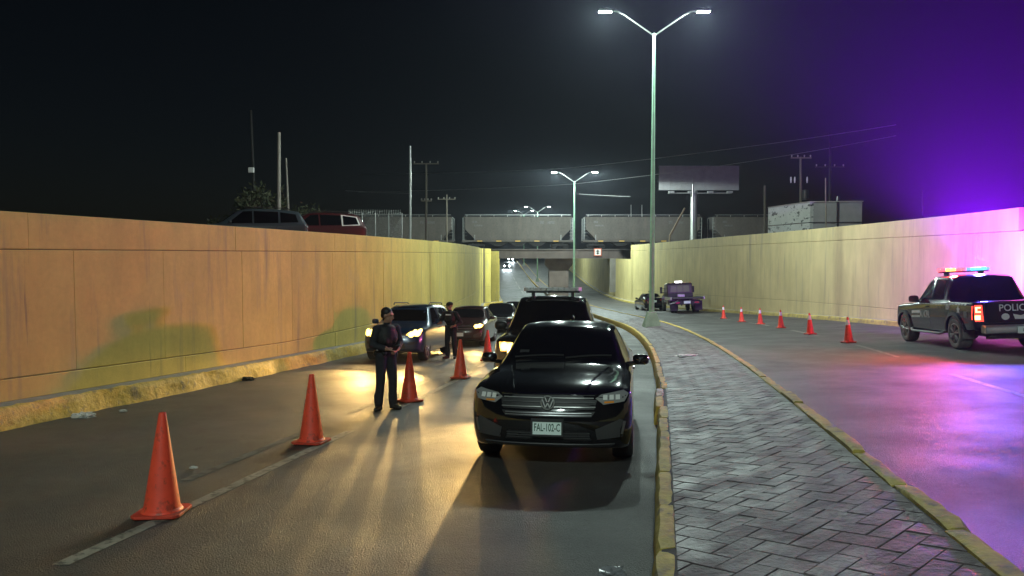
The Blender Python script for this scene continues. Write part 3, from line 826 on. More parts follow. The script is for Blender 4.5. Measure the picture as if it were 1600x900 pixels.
SEDAN = [(0.00, .80, .60, .03, .755, .80, .30), (.10, .845, .67, .03, .785, .85, .235), (.32, .895, .73, .035, .825, .89, .20), (.85, .96, .76, .04, .875, .90, .185),
         (1.42, 1.02, .76, .05, .92, .90, .18), (1.52, 1.05, .74, .05, .915, .90, .18), (2.28, 1.455, .615, .06, .945, .90, .18), (2.75, 1.50, .63, .06, .955, .90, .18), (3.3, 1.475, .61, .06, .965, .90, .18),
         (4.02, 1.16, .62, .06, .985, .895, .185), (4.16, 1.12, .70, .05, .99, .89, .19), (4.55, 1.09, .70, .05, .97, .86, .24), (4.68, 1.04, .66, .05, .93, .80, .32)]
def sedan(name, label, cat, x, y, yaw, paint=BLACKP, hero=False, group=None, lights=None, scale=1.0, plate_txt=None, tail=None, dash=False):
    t = thing(name, label, cat, group=group); stand(t, x, y, yaw); t.scale = (scale,)*3
    c = Car(t, SEDAN, paint, {'at': [(0.86, 0.325, 0.90), (3.55, 0.325, 0.90)]})
    c.panel('windshield', 'F', [(-.69, 1.045), (.69, 1.045), (.585, 1.43), (-.585, 1.43)], GLASS, 0.004, 0.1)
    c.panel('rear_window', 'B', [(-.60, 1.17), (.60, 1.17), (.50, 1.43), (-.50, 1.43)], GLASS, 0.004, 0.1)
    for nm, poly in (('front_window', [(1.72, 1.00), (2.62, 1.02), (2.62, 1.40), (2.33, 1.38)]), ('back_window', [(2.68, 1.02), (3.42, 1.04), (3.40, 1.35), (2.68, 1.40)]), ('quarter_window', [(3.46, 1.05), (3.74, 1.06), (3.46, 1.30)])):
        c.both(nm, poly, GLASS, off=0.004, grid=0.12)
    c.wheel(0.86, 0.325, 0.90); c.wheel(3.55, 0.325, 0.90)
    c.mirror(1.80, 1.04, 0.89, paint, (0.105, 0.07))
    c.seam([(1.40, .94), (1.36, .60), (1.45, .26)]); c.seam([(2.65, 1.0), (2.63, .3)]); c.seam([(3.42, 1.0), (3.30, .62), (3.05, .36)])
    for yy in (2.5, 3.30): c.both('door_handle', [(yy-.09, .86), (yy+.09, .865), (yy+.09, .885), (yy-.09, .88)], paint, off=0.02, grid=0.1)
    # face
    hl = [(.50, .765), (.585, .70), (.80, .725), (.845, .80), (.79, .83), (.56, .80)]
    lit = lights == 'on'
    for sg, ax in ((1, 'F'), (-1, 'F')):
        poly = hl if sg > 0 else mir(hl)
        h = c.panel('headlight', 'F', poly, HEADHALO if lit else LENS, 0.006, 0.05)
        if lit: discs(c, 'bulb', 'F', [(sg*.60, .755), (sg*.72, .77)], 0.070, HEADON, 0.014, h)
        else:
            for a in (.60, .665, .73): c.panel('reflector_cell', 'F', [(sg*a - .022, .748), (sg*a + .022, .748), (sg*a + .022, .79), (sg*a - .022, .79)], CELL, 0.011, 0.03, h)
            c.panel('turn_lens', 'F', [(sg*(.64) - .05, .713), (sg*.64 + .05, .716), (sg*.64 + .05, .734), (sg*.64 - .05, .731)], AMBER, 0.011, 0.05, h)
    c.panel('grille', 'F', [(-.49, .655), (.49, .655), (.52, .76), (.49, .795), (-.49, .795), (-.52, .76)], PLASTIC, 0.004, 0.08)
    for i, z in enumerate((.675, .722, .765)): c.panel('grille_bar', 'F', [(-.50+.01*i, z-.0035), (.50-.01*i, z-.0035), (.50-.01*i, z+.0035), (-.50+.01*i, z+.0035)], BADGE if i != 1 else GREYPL, 0.016, 0.06)
    c.panel('bonnet_trim', 'F', [(-.52, .800), (.52, .800), (.52, .809), (-.52, .809)], CHROME, 0.008, 0.06)
    if hero:
        e = c.hit('F', 0, .725)[0]
        m_ = MB(); m_.lathe([(.075, 0), (.075, -.014), (.065, -.018), (.063, -.004)], BADGE, 28, 'Y', (0, 0, 0), True)
        for a, b in (((-.030, .056), (-.008, .008)), ((.030, .056), (.008, .008)), ((-.056, .030), (-.024, -.052)), ((-.024, -.052), (0, -.004)), ((0, -.004), (.024, -.052)), ((.024, -.052), (.056, .030))):
            m_.tube([(a[0], -.008, a[1]), (b[0], -.008, b[1])], 0.007, BADGE, 6)
        m_.lathe([(.0, .0), (.064, .0)], PLASTIC, 24, 'Y')
        em = m_.build('emblem', BADGE, t, smooth=True); em.location = (0, e.y - 0.030, .722); em.rotation_euler = (R(-14), 0, 0)
    if hero:
        for x0, x1, z0, z1 in ((-.60, .02, 1.055, 1.085), (.05, .62, 1.055, 1.085)):
            m_ = MB(); vs_ = []
            for k in range(9):
                a = x0 + (x1-x0)*k/8; z_ = z0 + (z1-z0)*math.sin(math.pi*k/8*.6)
                l_, n_ = c.hit('F', a, z_); vs_.append(l_ + n_*0.022)
            m_.tube(vs_, 0.011, PLASTIC, 6); m_.build('wiper', PLASTIC, t)
        c.panel('windshield_sticker', 'F', [(-.56, 1.10), (-.44, 1.10), (-.44, 1.15), (-.56, 1.15)], GREYPL, 0.006, 0.08)
        for sg in (-1, 1):
            m_ = MB(); vs_ = []
            for k in range(15):
                q = .22 + 1.12*k/14; l_, n_ = c.hit('T', sg*(.40 + .20*k/14), q); vs_.append(l_ + n_*0.001)
            m_.tube(vs_, 0.012, paint, 6); m_.build('bonnet_crease', paint, t, smooth=True)
        m_ = MB(); m_.tube([(0, 0, 0), (0, .06, .06), (0, .16, .085)], [.03, .026, .008], paint, 8); f_ = m_.build('roof_antenna', paint, t, smooth=True); f_.location = (0, 3.15, 1.47)
    c.panel('upper_bumper_gap', 'F', [(-.46, .578), (.46, .578), (.50, .632), (-.50, .632)], PLASTIC, 0.003, 0.08)
    for z in (.592, .616): c.panel('bumper_bar', 'F', [(-.46, z-.004), (.46, z-.004), (.46, z+.004), (-.46, z+.004)], GREYPL if not hero else ALLOY, 0.010, 0.08)
    c.panel('lower_grille', 'F', [(-.46, .335), (.46, .335), (.42, .425), (-.42, .425)], PLASTIC, 0.004, 0.08)
    for z in (.355, .38, .405): c.panel('lower_grille_bar', 'F', [(-.44, z-.005), (.44, z-.005), (.44, z+.005), (-.44, z+.005)], GREYPL, 0.010, 0.08)
    for sg in (1, -1):
        poly = [(.52, .34), (.78, .36), (.82, .52), (.76, .55), (.50, .45)]
        f = c.panel('fog_lamp_surround', 'F', poly if sg > 0 else mir(poly), GREYPL, 0.004, 0.06)
        poly = [(.765, .39), (.78, .39), (.81, .52), (.79, .525)]
        c.panel('surround_trim', 'F', poly if sg > 0 else mir(poly), ALLOY, 0.010, 0.05, f)
    c.panel('bumper_lip', 'F', [(-.66, .265), (.66, .265), (.70, .29), (-.70, .29)], GREYPL, 0.012, 0.08)
    if plate_txt is not None:
        p = c.hit('F', 0, .47)[0]; plate(t, (0, p.y - 0.028, .47), plate_txt, (R(-6), 0, 0))
    p = c.hit('B', 0, .85)[0]; plate(t, (0, p.y + 0.02, .80), plate_txt or ' ', (0, 0, R(180)), frame=False)
    for sg in (1, -1):
        poly = [(.42, .86), (.80, .84), (.80, .93), (.46, .95)]
        c.panel('tail_lamp', 'B', poly if sg > 0 else mir(poly), TAILON if tail == 'on' else REDLENS, 0.006, 0.07)
    if lit: beams(t, (-.66, .66), -0.02, .77, HEAD_W*0.4)
    return t, c

PICKUP = [(0.00, .98, .70, .03, .93, .84, .46), (.10, 1.05, .76, .03, .985, .90, .40), (.32, 1.10, .80, .035, 1.03, .93, .36), (1.2, 1.16, .81, .04, 1.08, .935, .35), (1.50, 1.185, .80, .05, 1.10, .935, .35),
          (1.60, 1.22, .79, .05, 1.11, .935, .35), (2.32, 1.78, .68, .06, 1.15, .935, .35), (2.75, 1.85, .70, .06, 1.16, .935, .36), (3.4, 1.835, .70, .06, 1.17, .935, .36), (3.66, 1.79, .69, .07, 1.175, .935, .37),
          (3.86, 1.27, .80, .05, 1.175, .935, .40), (3.92, 1.20, .86, .03, 1.165, .935, .42), (5.20, 1.19, .86, .03, 1.155, .935, .52), (5.30, 1.17, .85, .03, 1.13, .925, .56)]
def light_bar(t, y, z, lit=None, w=1.24, mats=None):
    m_ = MB(); m_.box((-w/2+.05, y-.13, z), (w/2-.05, y+.13, z+.035), PLASTIC); bar = m_.build('light_bar', PLASTIC, t, bevel=0.01)
    for sg in (-1, 1):
        m_ = MB(); m_.box((sg*.42-.03, y-.10, z-.09), (sg*.42+.03, y+.10, z), PLASTIC); m_.build('bar_foot', PLASTIC, bar)
    n = 10
    for k in range(n):
        x0 = -w/2 + w*k/n; x1 = x0 + w/n - .012
        if lit: mat = [BARBLUE, BARCYAN, BARCYAN, BARCYAN, BARBLUE, BARRED, BARRED, BARHOT, BARHOT, BARRED][k]
        else: mat = WHITEG if 1 < k < 8 else WHITEG
        m_ = MB()
        ch = .06 if k in (0, n-1) else .0
        x00 = x0
        pts = [(x0, y-.15), (x1, y-.15), (x1, y+.15), (x0, y+.15)]
        if k == 0: pts = [(x0, y-.08), (x0+.06, y-.15), (x1, y-.15), (x1, y+.15), (x0+.06, y+.15), (x0, y+.08)]
        if k == n-1: pts = [(x0, y-.15), (x1-.06, y-.15), (x1, y-.08), (x1, y+.08), (x1-.06, y+.15), (x0, y+.15)]
        m_.prism(pts, z+.036, z+.115, mat, 'Z'); m_.build('light_module', mat, bar, bevel=0.008)
    return bar
def pickup(name, label, x, y, yaw, lit_bar=False, lights=None, scale=1.0, decals=True, group=None, tail=False, tyre=RUBBER, watt=BAR_W):
    t = thing(name, label, 'pickup truck', group=group); stand(t, x, y, yaw); t.scale = (scale,)*3
    wr = 0.39
    c = Car(t, PICKUP, POLICEP if decals else BLACKP, {'at': [(0.93, wr, 0.935), (4.15, wr, 0.935)]}, nose=0.06, tailb=0.0)
    c.panel('windshield', 'F', [(-.73, 1.25), (.73, 1.25), (.645, 1.745), (-.645, 1.745)], GLASS, 0.004, 0.1)
    c.panel('rear_window', 'B', [(-.66, 1.30), (.66, 1.30), (.62, 1.70), (-.62, 1.70)], GLASS, 0.004, 0.1)
    for nm, poly in (('front_window', [(1.86, 1.19), (2.72, 1.21), (2.72, 1.74), (2.36, 1.70)]), ('back_window', [(2.78, 1.21), (3.56, 1.22), (3.52, 1.66), (3.40, 1.73), (2.78, 1.745)])):
        c.both(nm, poly, GLASS, off=0.004, grid=0.12)
    c.wheel(0.93, wr, 0.945, 0.27, 6, ALLOY, tyre); c.wheel(4.15, wr, 0.945, 0.27, 6, ALLOY, tyre, 0.3)
    c.mirror(1.92, 1.24, 0.93, PLASTIC, (0.13, 0.095))
    c.seam([(1.46, 1.12), (1.44, .62), (1.52, .42)]); c.seam([(2.75, 1.19), (2.74, .44)]); c.seam([(3.66, 1.19), (3.64, .60), (3.58, .44)]); c.seam([(3.90, 1.15), (3.90, .46)], mat=PLASTIC, name='bed_seam', w=0.02)
    for yy in (2.56, 3.38): c.both('door_handle', [(yy-.10, 1.02), (yy+.10, 1.025), (yy+.10, 1.05), (yy-.10, 1.045)], PLASTIC, off=0.025, grid=0.1)
    for wy in (0.93, 4.15):                                # flared arch lips
        for ax in ('L', 'R'):
            poly = [(wy + (wr+.14)*math.cos(a), wr + (wr+.14)*math.sin(a)) for a in frange(0.12, math.pi-0.12, 0.2)] + [(wy + (wr+.062)*math.cos(a), wr + (wr+.062)*math.sin(a)) for a in reversed(frange(0.12, math.pi-0.12, 0.2))]
            m_ = MB(); vs = []; n = len(poly)//2
            for k in range(n):
                for q, o_ in ((poly[k], 0.004), (poly[k], 0.030), (poly[-1-k], 0.036), (poly[-1-k], -0.05)):
                    loc, nm = c.hit(ax, q[0], q[1]); sg = 1 if ax == 'L' else -1
                    vs.append((loc.x + sg*o_, q[0], q[1]))
            m_.add(vs, [(k*4+j, k*4+j+1, k*4+j+5, k*4+j+4) for k in range(n-1) for j in range(3)], PLASTIC); m_.build('wheel_arch', PLASTIC, t, smooth=True)
    hl = [(.50, .86), (.80, .84), (.84, 1.0), (.60, 1.0), (.52, .95)]
    for sg in (1, -1):
        h = c.panel('headlight', 'F', hl if sg > 0 else mir(hl), (HEADHALO if lights and (lights != 'one' or sg < 0) else LENS), 0.006, 0.06)
        if lights and (lights != 'one' or sg < 0): discs(c, 'bulb', 'F', [(sg*.60, .915), (sg*.73, .925)], 0.075, HEADON, 0.014, h)
    c.panel('grille', 'F', [(-.48, .72), (.48, .72), (.50, .95), (-.50, .95)], PLASTIC, 0.006, 0.08)
    for z in (.77, .83, .89): c.panel('grille_bar', 'F', [(-.47, z-.012), (.47, z-.012), (.47, z+.012), (-.47, z+.012)], GREYPL, 0.020, 0.08)
    c.panel('front_bumper', 'F', [(-.80, .50), (.80, .50), (.82, .64), (-.82, .64)], GREYPL, 0.03, 0.08)
    # rear: lamps, bumper, tow frame, mud flaps, running boards
    for sg in (1, -1):
        poly = [(.74, .72), (.90, .72), (.90, 1.10), (.76, 1.10)]
        tl = c.panel('tail_lamp', 'B', poly if sg > 0 else mir(poly), TAILON if tail else REDLENS, 0.012, 0.08)
        if tail:
            for pp in ([(.80, .76), (.90, .76), (.90, .86), (.80, .86)], [(.79, .93), (.885, .93), (.885, .955), (.79, .955)], [(.79, 1.03), (.885, 1.03), (.885, 1.055), (.79, 1.055)], [(.855, .955), (.885, .955), (.885, 1.03), (.855, 1.03)]):
                c.panel('lamp_core', 'B', pp if sg > 0 else mir(pp), TAILHOT, 0.018, 0.05, tl)
        # wrap-around of the lamp on the flank
        c.panel('side_lamp', 'L' if sg > 0 else 'R', [(5.12, .76), (5.24, .76), (5.24, 1.08), (5.14, 1.08)], TAILON if tail else REDLENS, 0.008, 0.08)
        m_ = MB(); m_.box((sg*.80-.13, 4.60, .28), (sg*.80+.13, 4.625, .66), LITRUBBER); m_.build('mud_flap', LITRUBBER, t)
        m_ = MB(); m_.tube([(sg*.93, 1.45, .40), (sg*.97, 1.60, .36), (sg*.97, 3.40, .36), (sg*.93, 3.60, .40)], .035, GREYPL, 8); m_.build('running_board', GREYPL, t, smooth=True)
    m_ = MB(); m_.prism([(5.22, .44), (5.46, .44), (5.48, .50), (5.46, .60), (5.30, .64), (5.22, .62)], -.80, .80, GALV, 'X'); m_.build('rear_bumper', GALV, t, bevel=0.02)
    m_ = MB(); m_.box((-.62, 4.7, .36), (-.50, 5.3, .50), LITRUBBER); m_.box((.50, 4.7, .36), (.62, 5.3, .50), LITRUBBER); m_.box((-.62, 5.05, .30), (.62, 5.17, .42), LITRUBBER); m_.box((-.4, 3.9, .33), (.4, 4.4, .45), LITRUBBER); m_.build('chassis', LITRUBBER, t)
    c.seam([(-.72, 1.14), (-.72, .68), (.72, .68), (.72, 1.14)], 'B', 0.012, PLASTIC, 'tailgate_seam')
    p = c.hit('B', 0, .8)[0]; plate(t, (-0.0, p.y + 0.03 + 0.17, .52), '16-4', (0, 0, R(180)), frame=False)
    light_bar(t, 2.62, 1.91, lit_bar)
    if decals:
        c.letters('POLICÍA', 'B', (0.06, 1.015), 0.22, WHITEG, 0.92, 0.010)
        c.letters('MUNICIPAL', 'L', (2.44, .83), 0.27, WHITEG, 0.44, 0.010); c.letters('MUNICIPAL', 'R', (2.44, .83), 0.27, WHITEG, 0.44, 0.010)
        c.letters('1059', 'L', (3.84, 1.03), 0.17, WHITEG, 0.7, 0.010)
        for ax in ('L', 'R'):
            c.panel('door_stripe', ax, [(1.52, .72), (2.08, .74), (2.08, .78), (1.52, .76)], WHITEG, 0.003, 0.1); c.panel('door_stripe', ax, [(1.52, .84), (2.10, .86), (2.10, .93), (1.52, .91)], WHITEG, 0.003, 0.1)
            c.panel('star_badge', ax, [(4.42 + (0.10 if k % 2 == 0 else 0.045)*math.sin(k*math.pi/5), .98 + (0.10 if k % 2 == 0 else 0.045)*math.cos(k*math.pi/5)) for k in range(10)], WHITEG, 0.004, 0.5)
            c.panel('fuel_flap', ax, [(4.72, .80), (4.88, .80), (4.88, .95), (4.72, .95)], GREYPL, 0.006, 0.1)
            m_ = MB()
            for k in range(20):
                q = 1.60 + k*0.165
                if q > 4.95: break
                vs = []
                for a, b in ((q, 1.095), (q+.09, 1.095), (q+.125, 1.125), (q+.035, 1.125)):
                    loc, nm = c.hit(ax, a, b); vs.append(loc + nm*0.004)
                m_.add(vs, [(0, 1, 2, 3)], WHITEG)
            m_.build('check_stripe', WHITEG, t)
        c.panel('tailgate_badge', 'B', [(.30 + .085*math.cos(k*math.pi/6), .82 + .075*math.sin(k*math.pi/6)) for k in range(12)], WHITEG, 0.008, 0.5)
        c.panel('tailgate_badge', 'B', [(-.12, .76), (.10, .76), (.14, .88), (-.02, .84), (-.14, .88)], WHITEG, 0.008, 0.5)
    if lit_bar:
        aim = lambda d: Vector((0, 0, -1)).rotation_difference(Vector(d).normalized()).to_euler()
        light('red_beacon', 'POINT', watt*0.15, (1.0, 0.04, 0.09), t, (.32, 2.62, 2.15), shadow_soft_size=0.10)
        light('red_beacon', 'SPOT', watt*0.72, (1.0, 0.17, 0.05), t, (.40, 2.62, 2.13), rot=aim((1, .38, .40)), spot_size=R(140), spot_blend=0.8, shadow_soft_size=0.22)
        for d_, k_, a_, c_ in (((.42, .85, -.02), 0.55, 160, (0.15, 0.12, 1.0)), ((.14, .54, .83), 60.0, 108, (0.32, 0.0, 1.0)), ((-.40, -.90, .05), 3.0, 84, (0.42, 0.04, 1.0))):  # the upward spot is added only to tint the haze violet
            light('blue_beacon_and_sky_fill', 'SPOT', watt*k_, c_, t, (-.34, 2.62 + d_[1]*.2, 2.14), rot=aim(d_), spot_size=R(a_), spot_blend=0.7, shadow_soft_size=0.10)
    if lights: beams(t, (-.66,) if lights == 'one' else (-.66, .66), -0.02, .92)
    return t, c

# the black saloon nearest the camera
sedan('sedan', 'black sedan parked by the median kerb, its front and licence plate facing the camera', 'car', 0.39, 8.0, R(-9.5), hero=True, plate_txt='FAL-102-C', scale=1.04)
# black pickup right behind it, headlamps burning, bar off
pickup('police_pickup', 'black pickup parked behind the black sedan, white light bar on its roof and headlamps on', 0.58, 13.5, R(-7), scale=1.04, lights='on', decals=False)
# police pickup on the right road with its bar flashing
pickup('police_pickup', 'black police pickup with red and blue light bar lit, tailgate towards the camera', 12.45, 22.0, R(180 - 8.5), lit_bar=True, tail=True, tyre=LITRUBBER)

# ---- queue of cars waiting on the left road
SUV = [(0.00, .84, .60, .03, .79, .80, .36), (.10, .90, .68, .03, .84, .86, .30), (.32, .98, .74, .035, .90, .895, .26), (.80, 1.05, .77, .04, .95, .905, .24), (1.12, 1.09, .77, .05, .98, .905, .23),
       (1.22, 1.13, .76, .05, .99, .905, .23), (1.95, 1.60, .60, .06, 1.02, .905, .23), (2.5, 1.66, .62, .06, 1.03, .905, .23), (3.4, 1.64, .61, .06, 1.05, .905, .23), (4.0, 1.58, .58, .06, 1.07, .90, .25), (4.28, 1.20, .66, .06, 1.05, .88, .28), (4.38, 1.05, .68, .05, .98, .84, .36)]
BLUEP = M('slate_blue_car_paint', (0.018, 0.040, 0.085), 0.28, 0.3, coat=0.8)
def suv(name, label, x, y, yaw, paint, lights=None, group=None, frame=None, z=None, cat='car', scale=1.0):
    t = thing(name, label, cat, group=group)
    if z is None: stand(t, x, y, yaw)
    else: t.location = (x, y, z); t.rotation_euler = (0, 0, yaw)
    t.scale = (scale,)*3
    c = Car(t, SUV, paint, {'at': [(0.82, 0.35, 0.905), (3.42, 0.35, 0.905)]}, nose=0.07)
    c.panel('windshield', 'F', [(-.70, 1.15), (.70, 1.15), (.57, 1.56), (-.57, 1.56)], GLASS, 0.004, 0.1)
    c.panel('rear_window', 'B', [(-.58, 1.20), (.58, 1.20), (.50, 1.52), (-.50, 1.52)], GLASS, 0.004, 0.1)
    for nm, poly in (('front_window', [(1.48, 1.06), (2.34, 1.08), (2.34, 1.54), (2.02, 1.52)]), ('back_window', [(2.40, 1.08), (3.26, 1.10), (3.26, 1.52), (2.40, 1.54)]), ('quarter_window', [(3.34, 1.11), (3.98, 1.14), (3.90, 1.44), (3.34, 1.51)])):
        if frame and nm == 'quarter_window':
            cy_ = sum(p[0] for p in poly)/4; cz_ = sum(p[1] for p in poly)/4
            c.both('window_frame', [(cy_ + (a-cy_)*1.22, cz_ + (b-cz_)*1.2) for a, b in poly], frame, off=0.006, grid=0.15); c.both(nm, poly, GLASS, off=0.012, grid=0.12)
        else: c.both(nm, poly, GLASS, off=0.004, grid=0.12)
    c.wheel(0.82, 0.35, 0.905, 0.23, 5); c.wheel(3.42, 0.35, 0.905, 0.23, 5)
    c.mirror(1.55, 1.12, 0.90, paint, (0.105, 0.08))
    c.seam([(1.16, 1.02), (1.14, .62), (1.24, .34)]); c.seam([(2.37, 1.05), (2.36, .36)]); c.seam([(3.22, 1.07), (3.10, .62), (2.95, .40)])
    for yy in (2.18, 3.05): c.both('door_handle', [(yy-.09, .92), (yy+.09, .925), (yy+.09, .945), (yy-.09, .94)], paint, off=0.02, grid=0.1)
    hl = [(.44, .78), (.60, .74), (.82, .78), (.845, .90), (.70, .90), (.50, .84)]
    for sg in (1, -1):
        h = c.panel('headlight', 'F', hl if sg > 0 else mir(hl), HEADHALO if lights else LENS, 0.006, 0.05)
        if lights: discs(c, 'bulb', 'F', [(sg*.59, .795), (sg*.74, .82)], 0.080, HEADON, 0.014, h); discs(c, 'bulb', 'F', [(sg*.665, .875), (sg*.79, .89)], 0.050, HEADON, 0.014, h)
        poly = [(.50, .50), (.74, .52), (.76, .60), (.52, .58)]; c.panel('fog_lamp_surround', 'F', poly if sg > 0 else mir(poly), PLASTIC, 0.004, 0.08)
        poly = [(.58, .90), (.80, .88), (.80, 1.04), (.66, 1.04)]; c.panel('tail_lamp', 'B', poly if sg > 0 else mir(poly), REDLENS, 0.006, 0.08)
    c.panel('grille', 'F', [(-.42, .70), (.42, .70), (.46, .83), (-.46, .83)], PLASTIC, 0.004, 0.08)
    for z_ in (.735, .775): c.panel('grille_bar', 'F', [(-.42, z_-.008), (.42, z_-.008), (.42, z_+.008), (-.42, z_+.008)], ALLOY, 0.014, 0.08)
    c.panel('lower_grille', 'F', [(-.44, .40), (.44, .40), (.42, .56), (-.42, .56)], PLASTIC, 0.004, 0.08)
    m_ = MB()
    for sg in (-1, 1): m_.tube([(sg*.57, 2.1, 1.64), (sg*.58, 2.2, 1.69), (sg*.58, 3.6, 1.67), (sg*.57, 3.7, 1.62)], 0.018, PLASTIC, 6)
    m_.build('roof_rails', PLASTIC, t)
    if lights: beams(t, (-.66, .66), -0.02, .82)
    return t, c
Q = 'cars waiting in the left road'
suv('car', 'slate blue SUV with headlamps on, waiting behind the standing officer', -3.50, 21.0, R(-9), BLUEP, 'on', Q)
MAROON = M('dark_maroon_car_paint', (0.035, 0.010, 0.010), 0.28, 0.2, coat=0.8)
tm, cm = sedan('car', 'dark maroon sedan with headlamps on, second in the queue behind the blue SUV', 'car', -1.95, 27.2, R(-6), MAROON, lights='on', plate_txt=' ', group=Q)
sedan('car', 'dark sedan third in the queue, unlit, beside the black pickup', 'car', -0.78, 37.0, R(-4), BLACKP, plate_txt=' ', group=Q)
sedan('car', 'dark sedan farthest in the near queue, roof just showing beside the pickup', 'car', 0.15, 46.0, R(-2), BLACKP, plate_txt=' ', group=Q)
# traffic far beyond the bridge
def far_car(y, px, label, on=True):
    x = (px - 800)/FPX*y
    sedan('car', label, 'car', x, y, 0.0 if on else R(180), M('grey_car_paint', (0.15, 0.15, 0.16), 0.3, coat=0.6), lights=None, tail=None if on else 'on', group='cars far beyond the bridge')
    if on:
        t = [o for o in COL.objects if o.parent is None and o.get('label') == label][-1]
        for sg in (-1, 1):
            m_ = MB(); m_.lathe([(0, -.05), (.17, -.04), (.19, 0)], M('white_headlamp_lit', (1, 1, 1), 0.3, emit=((0.80, 0.95, 1.0), 60.0)), 14, 'Y', (sg*.62, 0.12, .75)); m_.build('headlight', None, t)
        beams(t, (-.6, .6), -.15, .75, HEAD_W*1.2, (0.8, 0.95, 1.0), 26, 9)
far_car(196, 792, 'distant oncoming car with white headlamps beyond the underpass')
far_car(228, 798, 'second distant oncoming car with white headlamps, higher up the far slope')
far_car(236, 806, 'distant car with red tail lamps climbing the far slope', False)
# ---- parked above the left wall
MAROON2 = M('dull_red_car_paint', (0.055, 0.008, 0.010), 0.35, coat=0.5)
DARKG = M('dark_grey_car_paint', (0.05, 0.07, 0.085), 0.3, coat=0.8)
suv('car', 'dark grey SUV parked on the ground above the left wall', -12.6, 28.4, R(-68), DARKG, None, 'cars parked above the left wall', None, 2.02, 'car', 1.04)
suv('car', 'dull red SUV with a white framed rear side window above the left wall', -11.3, 32.8, R(-66), MAROON2, None, 'cars parked above the left wall', WHITEP, 2.06, 'car', 1.08)
p = at(232, 350, 26); suv('car', 'nearly hidden black car roof farthest left above the left wall', p.x, 27, R(80), BLACKP, None, 'cars parked above the left wall', None, 1.62, 'car', 1.0)
# dark car in front of the tow truck
sedan('car', 'small dark sedan stopped beside the tow truck at the right wall', 'car', 12.0, 67.0, R(180 + 2), BLACKP, plate_txt=' ')
# ---- flatbed tow truck seen from behind (local: front at -Y, rear at +Y)
tw = thing('tow_truck', 'dark flatbed tow truck parked by the right wall, rear towards the camera', 'truck'); stand(tw, 13.15, 55.0, R(180 - 3)); tw.scale = (0.98,)*3
def tb(name, a, b, mat, bev=0.02):
    m_ = MB(); m_.box(a, b, mat); return m_.build(name, mat, tw, bevel=bev)
CABP = M('dark_purple_truck_paint', (0.05, 0.03, 0.05), 0.35, coat=0.6)
m_ = MB(); m_.prism([(-6.2, .62), (-6.2, 1.25), (-5.0, 1.45), (-4.55, 2.05), (-4.35, 2.28), (-3.2, 2.32), (-3.05, 2.22), (-2.98, 1.5), (-2.98, .62)], -1.02, 1.02, CABP, 'X'); m_.build('cab', CABP, tw, bevel=0.07)
m_ = MB(); m_.prism([(-.78, 1.58), (.78, 1.58), (.70, 2.10), (-.70, 2.10)], -2.985, -2.955, M('cab_glass_painted_backlight', (0.30, 0.33, 0.24), 0.1, trans=0.5), 'Y'); g_ = m_.build('rear_window', None, tw)  # pale glass colour stands in for light coming through the cab
for x in (-.24, .24):
    m_ = MB(); m_.box((x-.02, -2.96, 1.58), (x+.02, -2.935, 2.10), CABP); m_.build('window_bar', CABP, g_)
for sg in (-1, 1):
    m_ = MB(); m_.box((sg*1.30-.09, -4.35, 1.50), (sg*1.30+.09, -4.25, 2.02), PLASTIC); m_.tube([(sg*1.0, -4.3, 1.9), (sg*1.28, -4.3, 1.95)], .02, DARKM, 6); m_.tube([(sg*1.0, -4.3, 1.55), (sg*1.28, -4.3, 1.57)], .02, DARKM, 6); m_.build('mirror', PLASTIC, tw)
    m_ = MB(); m_.box((sg*.42-.05, -.05, .55), (sg*.42+.05, 0.0, .95), DARKM); m_.box((sg*.42-.09, -5.6, .62), (sg*.42+.09, 0, .80), DARKM); m_.build('frame_rail', DARKM, tw)
    for k, yy in enumerate((-5.2, -1.1)):
        for q in ((0,) if k == 0 else (0, 1)):
            m_ = MB(); m_.lathe([(.26, 0), (.40, .01), (.47, -.02), (.48, -.05), (.48, -.19), (.46, -.22), (.26, -.22)], RUBBER, 24, 'X')
            m_.v = [(v[0]*sg, v[1], v[2]) for v in m_.v]; w_ = m_.build('wheel', RUBBER, tw, smooth=True); w_.location = (sg*(1.08 - q*0.27), yy, .48)
            m_ = MB(); m_.lathe([(0, -.06), (.10, -.05), (.16, -.09), (.27, -.03)], GALV, 18, 'X'); m_.v = [(v[0]*sg, v[1], v[2]) for v in m_.v]; m_.build('rim', GALV, w_, smooth=True)
    m_ = MB(); m_.box((sg*.95-.27, -.42, .16), (sg*.95+.27, -.40, .90), PLASTIC); m_.build('mud_flap', PLASTIC, tw)
    m_ = MB(); m_.box((sg*.72-.16, .02, .72), (sg*.72+.16, .06, .84), REDLENS); m_.build('tail_lamp', REDLENS, tw)
tb('flatbed', (-1.25, -2.75, 1.06), (1.25, .30, 1.16), GREYPL)
tb('bed_side_rail', (-1.28, -2.75, 1.00), (-1.21, .30, 1.22), GALV, 0.0); tb('bed_side_rail', (1.21, -2.75, 1.00), (1.28, .30, 1.22), GALV, 0.0)
tb('headboard', (-1.0, -2.82, 1.16), (1.0, -2.76, 1.50), DARKM)
tb('winch', (-.30, -2.74, 1.17), (.30, -2.45, 1.42), GALV, 0.04)
tb('rear_crossbar', (-1.0, -.10, .62), (1.0, .02, .98), PLASTIC)
tb('tool_box', (.62, -2.6, .55), (1.15, -1.75, .98), GALV, 0.03); tb('tool_box', (-1.15, -2.6, .55), (-.62, -1.75, .98), GALV, 0.03)
m_ = MB(); m_.tube([(.7, .02, .92), (1.0, .25, .80), (1.35, .15, .70)], .05, GALV, 8); m_.build('wheel_lift_arm', GALV, tw)
m_ = MB(); m_.box((-.28, -3.7, 2.33), (.28, -3.5, 2.46), M('work_lamp_lit', (1, 1, 1), 0.3, emit=((1, 1, 1), 6))); m_.build('roof_lamp', None, tw)
plate(tw, (0, .05, .80), ' ', (0, 0, R(180)), .5, .2, False)
